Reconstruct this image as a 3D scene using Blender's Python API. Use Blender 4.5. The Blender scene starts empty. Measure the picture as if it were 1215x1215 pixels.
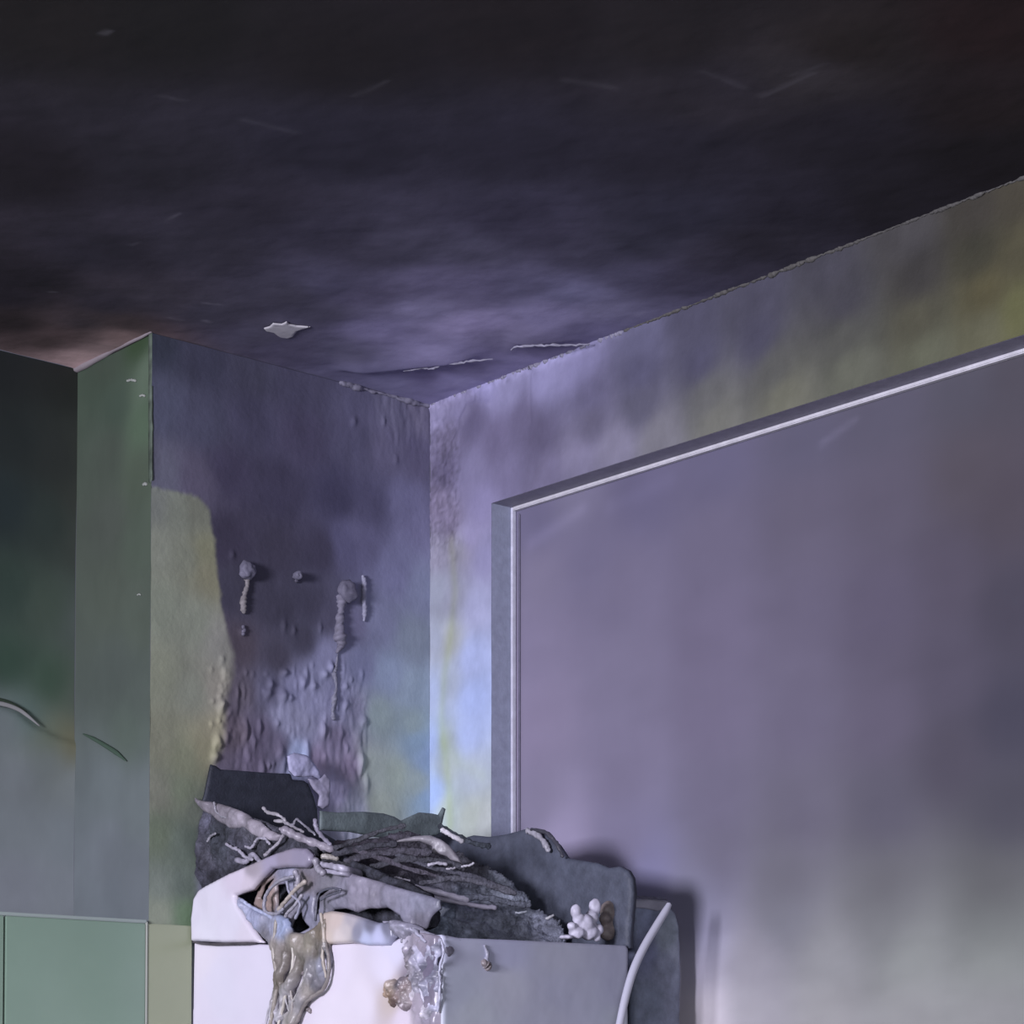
import bpy, bmesh, math
import numpy as np
from mathutils import Vector, Matrix, noise as mnoise

sc = bpy.context.scene
COL = sc.collection

# ---------------------------------------------------------------- camera
# room axes: corner of wall_back (Y=0) and wall_right (X=0); the room is at X<0, Y<0
CX, CY, EYE = -2.344, -2.938, 1.4
H = 2.6
FPX, PITCH, SHIFT = 2533.0, math.radians(2.0), 0.4824
HEAD = math.radians(49.2)                      # heading of the view, from +X towards +Y
Fh = np.array([math.cos(HEAD), math.sin(HEAD), 0.0])
Rv = np.array([math.sin(HEAD), -math.cos(HEAD), 0.0])
Zv = np.array([0, 0, 1.0])
Fv = Fh * math.cos(PITCH) + Zv * math.sin(PITCH)
Uv = -Fh * math.sin(PITCH) + Zv * math.cos(PITCH)
EYEP = np.array([CX, CY, EYE])
cd = bpy.data.cameras.new('camera'); cam = bpy.data.objects.new('camera', cd); COL.objects.link(cam)
cd.sensor_width = 36.0; cd.lens = FPX / 1215 * 36.0; cd.shift_y = SHIFT
cd.clip_start = 0.05
cam.matrix_world = Matrix(((Rv[0], Uv[0], -Fv[0], CX), (Rv[1], Uv[1], -Fv[1], CY), (Rv[2], Uv[2], -Fv[2], EYE), (0, 0, 0, 1)))
sc.camera = cam

# ---------------------------------------------------------------- light and exposure
sc.view_settings.view_transform = 'Standard'; sc.view_settings.look = 'None'
sc.view_settings.exposure = 0; sc.view_settings.gamma = 1; sc.view_settings.use_curve_mapping = False
w = bpy.data.worlds.new('world'); sc.world = w; w.use_nodes = True
w.node_tree.nodes['Background'].inputs[0].default_value = (.10, .10, .14, 1)
w.node_tree.nodes['Background'].inputs[1].default_value = 1.0
def area(name, loc, target, size, power, color, sizey=None):
    l = bpy.data.lights.new(name, 'AREA'); l.energy = power; l.color = color; l.size = size
    if sizey: l.shape = 'RECTANGLE'; l.size_y = sizey
    o = bpy.data.objects.new(name, l); COL.objects.link(o); o.location = loc
    o.rotation_euler = (Vector(target) - Vector(loc)).to_track_quat('-Z', 'Y').to_euler()
    return o
area('left_key', (-3.45, -1.35, 1.95), (-.3, -.3, 1.9),   .62, 140, (.88, .86, 1.0))  # area light added for the light from the left, no doorway built
area('room_fill', (-2.5, -3.9, 1.7), (-.3, -.2, 1.9), 1.4, 36, (.90, .89, 1.0))

# TABLES BEGIN
TABLES = {  # surface colours; soot and paint tones with some light and shade mixed in
'ceiling': [  # pale glow near the corner is light put into the colour
(30,200,0.0093,0.0066,0.0106), (200,30,0.0051,0.004,0.0042), (60,20,0.0058,0.004,0.004), (400,60,0.0076,0.0053,0.0065),
(607,30,0.0098,0.0066,0.0078), (800,40,0.0144,0.0112,0.0123), (1000,60,0.0198,0.0142,0.0124), (1180,30,0.0183,0.0083,0.0083),
(200,200,0.0171,0.0148,0.0229), (400,180,0.0182,0.0161,0.0283), (607,180,0.0215,0.019,0.0328), (800,180,0.0221,0.0194,0.0316),
(1000,160,0.0185,0.0154,0.0239), (1180,120,0.0188,0.012,0.0138), (1190,190,0.0124,0.0096,0.0141), (960,85,0.0402,0.0343,0.0388),
(850,110,0.0303,0.0254,0.0339), (30,330,0.0151,0.0119,0.0185), (120,300,0.0239,0.0205,0.0322), (250,300,0.0369,0.033,0.0498),
(400,280,0.0417,0.0374,0.0615), (607,260,0.0436,0.0391,0.0682), (800,260,0.0347,0.0332,0.0555), (950,250,0.0255,0.0223,0.0369),
(1050,240,0.0206,0.0173,0.0259), (20,385,0.0249,0.0179,0.0198), (80,400,0.1104,0.0727,0.076), (100,425,0.6,0.4238,0.4228),
(140,400,0.2569,0.1758,0.1726), (60,405,0.0706,0.0497,0.0498), (150,385,0.0547,0.0376,0.04), (200,360,0.0562,0.0487,0.0672),
(250,370,0.0631,0.0584,0.0846), (300,400,0.0874,0.0811,0.1231), (340,350,0.0646,0.0598,0.0898), (400,340,0.0939,0.0877,0.1462),
(450,390,0.2226,0.2029,0.3379), (400,415,0.1195,0.1136,0.1773), (430,440,0.187,0.1782,0.2883), (500,370,0.2844,0.2621,0.4164),
(560,385,0.4362,0.3852,0.6142), (530,410,0.3409,0.3113,0.5002), (600,400,0.2477,0.2261,0.3541), (560,340,0.1643,0.1476,0.2486),
(620,340,0.1439,0.1351,0.2246), (650,370,0.3533,0.3227,0.52), (680,350,0.2138,0.2057,0.3388), (720,365,0.2208,0.2083,0.3239),
(760,330,0.0979,0.0913,0.1529), (700,392,0.1906,0.1745,0.2925), (660,412,0.1747,0.155,0.2569), (600,435,0.2752,0.2519,0.4119),
(540,452,0.3507,0.3279,0.5225), (500,448,0.1439,0.1258,0.2335), (470,452,0.2794,0.2688,0.4193), (560,440,0.1925,0.1741,0.2909),
(800,330,0.074,0.0669,0.1099), (700,300,0.0737,0.0684,0.11), (850,310,0.0511,0.0457,0.071), (900,290,0.0326,0.0288,0.0433),
(480,300,0.0747,0.0696,0.1096), (300,240,0.0298,0.0258,0.0413), (100,400,0.1005,0.0713,0.0729), (100,385,0.0451,0.0353,0.0436),
(120,412,0.3604,0.2591,0.2587), (130,360,0.0294,0.0247,0.0369), (10,350,0.0157,0.0124,0.0193), (430,350,0.1246,0.1109,0.1849),
(380,370,0.0846,0.0787,0.121), (350,412,0.1179,0.1066,0.1711), (560,300,0.0989,0.0926,0.1459), (640,280,0.0562,0.0506,0.0854),
(520,330,0.1745,0.1575,0.2622), (760,290,0.0491,0.0472,0.0746), (450,300,0.0564,0.0509,0.0811),
],
'A': [
(185,400,0.0354,0.0408,0.0608), (240,420,0.0477,0.0487,0.0776), (300,440,0.0603,0.0594,0.0922), (360,455,0.075,0.0717,0.1167),
(420,470,0.1113,0.1074,0.1731), (470,490,0.1455,0.1411,0.2095), (500,490,0.1496,0.1402,0.2036), (190,480,0.0778,0.0836,0.1258),
(240,500,0.0734,0.0748,0.1168), (300,500,0.0654,0.0626,0.1042), (360,520,0.0756,0.0686,0.1161), (420,520,0.0964,0.0929,0.1509),
(460,530,0.1407,0.1331,0.2058), (495,540,0.1299,0.1215,0.1953), (190,560,0.1213,0.1235,0.1648), (235,570,0.1011,0.0912,0.1356),
(270,560,0.0548,0.0487,0.0848), (330,580,0.0521,0.0478,0.0818), (400,590,0.0581,0.0552,0.0993), (440,600,0.0886,0.0851,0.1453),
(480,600,0.176,0.1743,0.2829), (500,620,0.2039,0.2024,0.3222), (270,640,0.0451,0.0398,0.0656), (330,650,0.0525,0.0482,0.075),
(380,650,0.0523,0.048,0.0782), (410,645,0.1186,0.1149,0.1979), (430,640,0.1284,0.1244,0.208), (470,680,0.2039,0.2078,0.3295),
(500,700,0.2278,0.2504,0.3575), (280,700,0.0553,0.0527,0.0792), (330,720,0.0506,0.0481,0.0729), (370,720,0.0569,0.0542,0.0835),
(390,730,0.0887,0.0854,0.1307), (420,740,0.1542,0.1501,0.2337), (450,740,0.215,0.2277,0.3334), (490,760,0.2294,0.2678,0.3276),
(285,770,0.0766,0.0637,0.082), (330,780,0.0635,0.0586,0.0842), (360,760,0.0599,0.0571,0.0849), (390,780,0.2534,0.2581,0.3862),
(380,800,0.2475,0.2553,0.3756), (430,790,0.1915,0.2033,0.31), (460,800,0.2717,0.3252,0.4296), (490,820,0.314,0.3844,0.4563),
(285,820,0.1094,0.0953,0.1223), (320,820,0.1192,0.1174,0.1762), (350,815,0.2263,0.2306,0.3463), (370,830,0.2779,0.2832,0.413),
(400,830,0.2799,0.2851,0.4245), (420,840,0.2165,0.217,0.305), (450,850,0.2881,0.3556,0.3501), (490,860,0.2836,0.3512,0.3543),
(280,870,0.1267,0.1052,0.1332), (310,870,0.1161,0.1011,0.1505), (340,850,0.3123,0.3182,0.4459), (360,860,0.2697,0.2747,0.3822),
(300,900,0.1419,0.1224,0.1794), (330,885,0.1453,0.1301,0.191), (355,895,0.3642,0.4265,0.6136), (375,900,0.2442,0.2059,0.2985),
(400,880,0.1848,0.1662,0.2448), (415,910,0.2188,0.1859,0.2692), (440,910,0.3511,0.4069,0.3715), (470,920,0.3448,0.4044,0.3551),
(495,930,0.3585,0.4225,0.4067), (400,940,0.3733,0.3535,0.514), (420,960,0.4627,0.4872,0.5993), (450,955,0.3625,0.4158,0.3629),
(495,880,0.2654,0.3593,0.4578), (504,900,0.2875,0.38,0.5233), (504,950,0.2836,0.3829,0.4896),
],
'A_strip': [
(185,600,0.1946,0.2117,0.1849), (210,610,0.2023,0.2241,0.1747), (235,610,0.1724,0.1844,0.1401), (190,650,0.2184,0.2369,0.1849),
(220,660,0.2184,0.2369,0.1781), (246,655,0.2351,0.2413,0.1521), (250,680,0.2266,0.2241,0.146), (190,720,0.2351,0.2638,0.1991),
(230,740,0.2351,0.2592,0.1991), (262,760,0.2525,0.2547,0.2215), (190,800,0.2351,0.2547,0.1849), (230,820,0.2184,0.2369,0.1849),
(258,820,0.2897,0.2779,0.2293), (262,870,0.3298,0.3124,0.2139), (245,890,0.2707,0.2638,0.1714), (190,880,0.2023,0.2117,0.1521),
(220,900,0.2103,0.2284,0.1521), (190,940,0.2023,0.2117,0.1648), (215,940,0.1724,0.2037,0.1401), (235,960,0.1518,0.1733,0.1401),
(190,990,0.1585,0.1958,0.1342), (215,1000,0.1389,0.1733,0.1401), (230,1000,0.0989,0.1269,0.1023), (190,1050,0.1724,0.2037,0.1714),
(218,1050,0.1327,0.1662,0.1401), (190,1085,0.2351,0.2638,0.1991), (220,1085,0.1266,0.1958,0.1124),
],
'B': [
(520,490,0.2587,0.2417,0.3685), (545,480,0.2225,0.2069,0.3246), (560,500,0.1168,0.1041,0.1743), (530,520,0.1299,0.1164,0.1784),
(530,560,0.1067,0.0946,0.1549), (520,600,0.1787,0.1567,0.2276), (535,620,0.1781,0.1562,0.2288), (555,560,0.2064,0.1917,0.3012),
(570,600,0.2309,0.213,0.3461), (555,640,0.2906,0.2675,0.428), (520,660,0.2544,0.2455,0.3084), (548,650,0.2455,0.2444,0.2723),
(575,660,0.2684,0.2596,0.4032), (518,700,0.2973,0.3198,0.3778), (538,710,0.2754,0.2853,0.3516), (565,720,0.3519,0.3672,0.5206),
(518,760,0.3748,0.4115,0.4974), (532,760,0.3532,0.375,0.3498), (560,780,0.3643,0.421,0.6321), (515,820,0.3925,0.4593,0.6199),
(530,810,0.3623,0.4114,0.4807), (560,830,0.365,0.4435,0.6907), (516,880,0.3803,0.4797,0.7395), (526,880,0.3507,0.4028,0.3471),
(555,870,0.3961,0.475,0.7127), (532,910,0.3971,0.4534,0.445), (560,920,0.411,0.4691,0.5327), (516,940,0.3598,0.4761,0.7392),
(530,960,0.4481,0.5294,0.4919), (560,970,0.4353,0.4883,0.4308), (575,980,0.4635,0.5023,0.4866), (600,460,0.2543,0.243,0.3797),
(580,450,0.2741,0.2607,0.4293), (620,500,0.1172,0.1048,0.1709), (590,520,0.1465,0.1304,0.2123), (640,520,0.1108,0.0988,0.1611),
(600,560,0.1675,0.1524,0.2434), (650,560,0.1606,0.146,0.225), (650,450,0.2421,0.2314,0.3711), (690,430,0.2005,0.1908,0.3123),
(700,470,0.1201,0.1125,0.1821), (700,500,0.1156,0.1081,0.1582), (680,540,0.194,0.1813,0.2597), (730,530,0.1867,0.1773,0.2366),
(760,400,0.1037,0.1011,0.1605), (760,440,0.0825,0.08,0.1296), (760,480,0.0967,0.094,0.1324), (780,520,0.1687,0.1657,0.1838),
(820,380,0.0604,0.0582,0.0891), (830,430,0.0652,0.063,0.1002), (840,470,0.1084,0.1101,0.1055), (850,500,0.1552,0.1577,0.1323),
(900,350,0.055,0.053,0.0763), (900,400,0.0534,0.0514,0.0779), (920,440,0.0841,0.0855,0.077), (930,470,0.1292,0.1313,0.0941),
(980,320,0.0485,0.0467,0.0594), (1000,360,0.0468,0.045,0.055), (1000,400,0.0701,0.0713,0.0604), (1010,440,0.1028,0.1081,0.0782),
(1080,280,0.0514,0.0488,0.0499), (1090,330,0.0356,0.0333,0.0305), (1090,380,0.0641,0.062,0.039), (1100,420,0.0992,0.1044,0.0665),
(1160,250,0.0388,0.0345,0.0268), (1160,300,0.0371,0.0356,0.0218), (1170,350,0.0743,0.0661,0.03), (1170,390,0.1013,0.1008,0.0583),
(1205,230,0.0514,0.0451,0.0295), (1208,300,0.058,0.0533,0.0282), (1208,370,0.1077,0.1095,0.0445),
],
'pane': [  # darkening to the right is shading put into the colour
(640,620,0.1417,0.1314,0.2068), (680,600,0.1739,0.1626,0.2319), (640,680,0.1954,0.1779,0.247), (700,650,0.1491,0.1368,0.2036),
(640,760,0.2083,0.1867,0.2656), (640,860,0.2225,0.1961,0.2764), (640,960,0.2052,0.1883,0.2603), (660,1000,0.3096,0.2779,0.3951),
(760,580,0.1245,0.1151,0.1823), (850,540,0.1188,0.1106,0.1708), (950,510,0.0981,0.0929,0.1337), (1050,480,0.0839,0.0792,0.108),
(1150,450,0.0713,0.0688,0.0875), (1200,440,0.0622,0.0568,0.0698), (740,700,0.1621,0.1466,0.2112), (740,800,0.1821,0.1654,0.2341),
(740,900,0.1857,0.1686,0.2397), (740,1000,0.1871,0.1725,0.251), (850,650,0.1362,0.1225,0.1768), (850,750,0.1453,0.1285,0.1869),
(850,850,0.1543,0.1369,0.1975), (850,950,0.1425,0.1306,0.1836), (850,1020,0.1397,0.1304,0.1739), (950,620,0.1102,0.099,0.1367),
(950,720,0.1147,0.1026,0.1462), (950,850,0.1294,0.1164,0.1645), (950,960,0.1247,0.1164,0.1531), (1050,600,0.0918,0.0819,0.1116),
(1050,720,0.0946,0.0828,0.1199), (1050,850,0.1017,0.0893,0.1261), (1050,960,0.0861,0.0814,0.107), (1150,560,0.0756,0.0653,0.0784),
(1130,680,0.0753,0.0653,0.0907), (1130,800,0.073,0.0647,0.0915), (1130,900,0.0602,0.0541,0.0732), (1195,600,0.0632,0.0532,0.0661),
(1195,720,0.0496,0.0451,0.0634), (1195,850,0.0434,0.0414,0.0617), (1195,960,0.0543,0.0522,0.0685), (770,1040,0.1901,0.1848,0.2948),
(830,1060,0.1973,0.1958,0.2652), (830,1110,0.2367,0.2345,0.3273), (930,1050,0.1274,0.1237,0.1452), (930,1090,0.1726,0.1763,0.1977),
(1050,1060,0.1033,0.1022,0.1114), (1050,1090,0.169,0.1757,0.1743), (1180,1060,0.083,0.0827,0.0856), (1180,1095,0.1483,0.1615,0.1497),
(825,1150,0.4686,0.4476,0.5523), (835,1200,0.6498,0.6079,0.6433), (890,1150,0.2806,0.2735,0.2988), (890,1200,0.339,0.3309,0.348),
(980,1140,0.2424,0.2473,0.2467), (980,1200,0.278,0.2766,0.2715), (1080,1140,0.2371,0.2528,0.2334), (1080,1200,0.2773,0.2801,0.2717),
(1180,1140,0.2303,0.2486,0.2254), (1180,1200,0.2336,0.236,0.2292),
],
'C': [
(130,430,0.0396,0.0567,0.0398), (165,400,0.0249,0.0471,0.0204), (172,450,0.0892,0.1249,0.0865), (140,480,0.0437,0.064,0.0463),
(170,500,0.0694,0.106,0.0669), (130,540,0.0559,0.0709,0.0544), (165,560,0.0587,0.0778,0.0542), (130,620,0.062,0.0745,0.06),
(165,640,0.0618,0.0815,0.0598), (135,700,0.0607,0.0753,0.0578), (165,730,0.0638,0.0802,0.0617), (140,800,0.0607,0.0753,0.0647),
(165,820,0.0649,0.0813,0.0687), (150,870,0.0703,0.0916,0.0741), (130,930,0.1032,0.1237,0.123), (160,960,0.109,0.1302,0.129),
(130,1010,0.1137,0.1304,0.1386), (160,1040,0.109,0.1253,0.1336), (135,1075,0.1062,0.1239,0.1322),
],
'D': [
(10,430,0.0126,0.0152,0.0158), (60,440,0.0129,0.0154,0.0145), (90,450,0.0143,0.0164,0.0136), (20,520,0.0156,0.0203,0.0198),
(70,540,0.0227,0.0267,0.0245), (100,540,0.0256,0.0305,0.0246), (10,600,0.0172,0.0263,0.027), (60,620,0.0252,0.0365,0.0313),
(100,640,0.0434,0.0534,0.0441), (10,700,0.0276,0.0454,0.0357), (60,720,0.0481,0.0687,0.0517), (100,740,0.0733,0.092,0.083),
(10,790,0.0284,0.0543,0.0369), (60,810,0.0414,0.0733,0.0481), (100,830,0.0768,0.0983,0.0779), (10,860,0.1351,0.1559,0.1586),
(30,850,0.0812,0.1236,0.1075), (60,880,0.1037,0.1325,0.0877), (80,885,0.1454,0.1354,0.0698), (60,900,0.1533,0.1785,0.1815),
(20,920,0.1579,0.1782,0.1834), (90,930,0.1917,0.2181,0.217), (20,980,0.1757,0.2005,0.2066), (80,990,0.1837,0.2104,0.2188),
(20,1050,0.1849,0.2019,0.2191), (80,1060,0.1861,0.2062,0.2185), (100,600,0.0338,0.0383,0.032),
],
'left_panel': [
(240,1130,0.5806,0.5492,0.612), (260,1170,0.5582,0.5383,0.6232), (300,1150,0.5582,0.5275,0.612), (320,1190,0.5582,0.5275,0.612),
(240,1205,0.5693,0.5383,0.6232), (400,1150,0.5806,0.5383,0.612), (430,1190,0.592,0.5492,0.612), (460,1150,0.5693,0.5383,0.6232),
(470,1130,0.5363,0.5169,0.6232), (400,1205,0.592,0.5492,0.612), (480,1210,0.5582,0.4959,0.5684), (495,1130,0.2325,0.2076,0.254),
(490,1160,0.3007,0.2645,0.3181), (500,1190,0.3084,0.2717,0.3258), (515,1150,0.1188,0.1041,0.1502), (512,1180,0.1425,0.1261,0.1705),
(470,1175,0.4441,0.3851,0.3781), (466,1185,0.4297,0.3675,0.3414), (485,1165,0.1688,0.1406,0.1705), (515,1205,0.2325,0.2107,0.2607),
],
'front_panel': [
(535,1125,0.4159,0.4254,0.5398), (600,1130,0.3765,0.3852,0.5105), (660,1130,0.3894,0.3983,0.4821), (730,1130,0.3516,0.3596,0.4547),
(540,1170,0.4025,0.4254,0.5105), (600,1170,0.4159,0.4254,0.4962), (660,1180,0.3765,0.3852,0.4821), (735,1180,0.3395,0.3472,0.4414),
(560,1210,0.4295,0.4535,0.5105), (650,1210,0.3894,0.3983,0.4821), (738,1210,0.3639,0.3852,0.4414),
],
'gap_panel': [
(765,1090,0.1885,0.2169,0.3051), (790,1110,0.2303,0.2628,0.3051), (765,1130,0.1348,0.1486,0.2253), (790,1150,0.1788,0.1959,0.2578),
(770,1190,0.1604,0.1858,0.2467), (800,1190,0.1695,0.1858,0.2467), (805,1130,0.2648,0.2878,0.3571),
],
}
# TABLES END

# ---------------------------------------------------------------- geometry helpers
def rays(px, py):
    px = np.asarray(px, float); py = np.asarray(py, float)
    cx = (px - 607.5) / FPX; cy = (607.5 - py) / FPX + SHIFT * 1215 / FPX
    return cx[..., None] * Rv + cy[..., None] * Uv + Fv
def project(P):
    d = P - EYEP
    z = d @ Fv
    return 607.5 + (d @ Rv) / z * FPX, 607.5 - ((d @ Uv) / z - SHIFT * 1215 / FPX) * FPX
class Plane:
    def __init__(s, p0, n, a=None, b=None):
        s.p0 = np.array(p0, float); n = np.array(n, float); s.n = n / np.linalg.norm(n)
        if a is None:
            a = np.cross(s.n, Zv) * -1; a /= np.linalg.norm(a)
            if a @ Rv < 0: a = -a
            b = np.cross(s.n, a); b *= np.sign(b[2])
        s.a = np.array(a, float); s.b = np.array(b, float)
    def ab(s, px, py):
        r = rays(px, py); t = ((s.p0 - EYEP) @ s.n) / (r @ s.n)
        P = EYEP + r * t[..., None] - s.p0
        return np.stack([P @ s.a, P @ s.b], -1)
    def poly(s, pts):
        p = np.array(pts, float); return s.ab(p[:, 0], p[:, 1])
    def P(s, ab, off=0):
        ab = np.asarray(ab, float); off = np.asarray(off, float)
        return s.p0 + ab[..., :1] * s.a + ab[..., 1:2] * s.b + off[..., None] * s.n
    def at(s, px, py, off=0):
        return s.P(s.ab(np.array([px]), np.array([py])), np.array([float(off)]))[0]
def PX(x, y0=0): return Plane((x, 0, 0), (-1, 0, 0))
def PY(y): return Plane((0, y, 0), (0, -1, 0))

RS = np.random.RandomState(7)
TAB = RS.rand(256, 256)
def vnoise(x, y):
    xi = np.floor(x).astype(int); yi = np.floor(y).astype(int)
    fx = x - xi; fy = y - yi; fx = fx * fx * (3 - 2 * fx); fy = fy * fy * (3 - 2 * fy)
    g = lambda i, j: TAB[i & 255, j & 255]
    return (g(xi, yi) * (1 - fx) + g(xi + 1, yi) * fx) * (1 - fy) + (g(xi, yi + 1) * (1 - fx) + g(xi + 1, yi + 1) * fx) * fy
def fbm(x, y, o=4):
    r = 0; a = .5; x = np.asarray(x, float) + 31.7; y = np.asarray(y, float) + 17.3
    for i in range(o):
        r = r + a * (vnoise(x, y) * 2 - 1); x = x * 2.03 + 5.1; y = y * 2.03 + 9.2; a *= .5
    return r
def sst(x): x = np.clip(x, 0, 1); return x * x * (3 - 2 * x)
def inside(P, poly):
    x, y = P[..., 0], P[..., 1]; c = np.zeros(x.shape, bool); n = len(poly)
    for i in range(n):
        x1, y1 = poly[i]; x2, y2 = poly[(i + 1) % n]
        if y1 == y2: continue
        c ^= ((y1 > y) != (y2 > y)) & (x < (x2 - x1) * (y - y1) / (y2 - y1) + x1)
    return c
def polydist(P, poly, closed=True):
    """distance, nearest point and signed side to a polyline"""
    best = np.full(P.shape[:-1], 1e9); near = np.zeros(P.shape); side = np.zeros(P.shape[:-1])
    n = len(poly)
    for i in range(n if closed else n - 1):
        a = np.array(poly[i]); b = np.array(poly[(i + 1) % n]); d = b - a; L = d @ d
        if L < 1e-12: continue
        t = np.clip(((P - a) @ d) / L, 0, 1); q = a + t[..., None] * d
        v = P - q; dd = np.sqrt((v ** 2).sum(-1)); m = dd < best
        best = np.where(m, dd, best); near[m] = q[m]
        side = np.where(m, np.sign(d[0] * v[..., 1] - d[1] * v[..., 0]), side)
    return best, near, side
def shepard(ab, pts, vals, e):
    out = np.empty(ab.shape[:1] + (3,))
    for i in range(0, len(ab), 20000):
        d2 = ((ab[i:i + 20000, None, :] - pts[None]) ** 2).sum(-1)
        wt = 1 / (d2 + e * e) ** 2
        out[i:i + 20000] = (wt @ vals) / wt.sum(1, keepdims=True)
    return out
def table_color(pl, key, ab, e=.018):
    t = np.array(TABLES[key], float)
    return shepard(ab, pl.ab(t[:, 0], t[:, 1]), t[:, 2:5], e)

def mesh_obj(name, V, F, mat, parent=None, col=None, smooth=True):
    me = bpy.data.meshes.new(name)
    V = np.asarray(V, np.float32)
    me.vertices.add(len(V)); me.vertices.foreach_set('co', V.ravel())
    if isinstance(F, np.ndarray):
        k = F.shape[1]; me.loops.add(F.size); me.loops.foreach_set('vertex_index', F.astype(np.int32).ravel())
        me.polygons.add(len(F)); me.polygons.foreach_set('loop_start', np.arange(0, F.size, k, dtype=np.int32))
        me.polygons.foreach_set('loop_total', np.full(len(F), k, np.int32))
    else:
        li = [i for f in F for i in f]
        me.loops.add(len(li)); me.loops.foreach_set('vertex_index', li)
        me.polygons.add(len(F)); s = 0; st = []
        for f in F: st.append(s); s += len(f)
        me.polygons.foreach_set('loop_start', st); me.polygons.foreach_set('loop_total', [len(f) for f in F])
    me.update(calc_edges=True); me.validate()
    if smooth: me.polygons.foreach_set('use_smooth', np.ones(len(me.polygons), bool))
    if col is not None:
        at = me.color_attributes.new('paint', 'FLOAT_COLOR', 'POINT')
        c = np.ones((len(V), 4), np.float32); c[:, :3] = col; at.data.foreach_set('color', c.ravel())
    me.materials.append(mat)
    o = bpy.data.objects.new(name, me); COL.objects.link(o)
    if parent: o.parent = parent
    return o
def empty(name, loc=(0, 0, 0)):
    o = bpy.data.objects.new(name, None); COL.objects.link(o); o.location = (0, 0, 0); return o
def tag(o, label=None, cat=None, group=None, kind=None):
    if label: o['label'] = label
    if cat: o['category'] = cat
    if group: o['group'] = group
    if kind: o['kind'] = kind
    return o

def flip_to(V, F, n):
    """orient quads so that they face along n"""
    a, b, c = V[F[:, 0]], V[F[:, 1]], V[F[:, 2]]
    s = (np.cross(b - a, c - a) @ n).sum()
    return F if s > 0 else F[:, ::-1]
def grid_wall(name, pl, A, B, disp, color, mat, mask=None, parent=None):
    ga, gb = np.meshgrid(A, B, indexing='ij'); ab = np.stack([ga.ravel(), gb.ravel()], -1)
    px, py = project(pl.P(ab))
    off = disp(ab, px, py) if disp else np.zeros(len(ab))
    V = pl.P(ab, off); nA, nB = len(A), len(B)
    idx = np.arange(nA * nB).reshape(nA, nB)
    F = np.stack([idx[:-1, :-1], idx[1:, :-1], idx[1:, 1:], idx[:-1, 1:]], -1).reshape(-1, 4)
    if mask is not None:
        F = F[mask(ab[F].mean(1))]
    F = flip_to(V, F, pl.n)
    c = color(ab, px, py)
    return mesh_obj(name, V, F, mat, parent, c)

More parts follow.
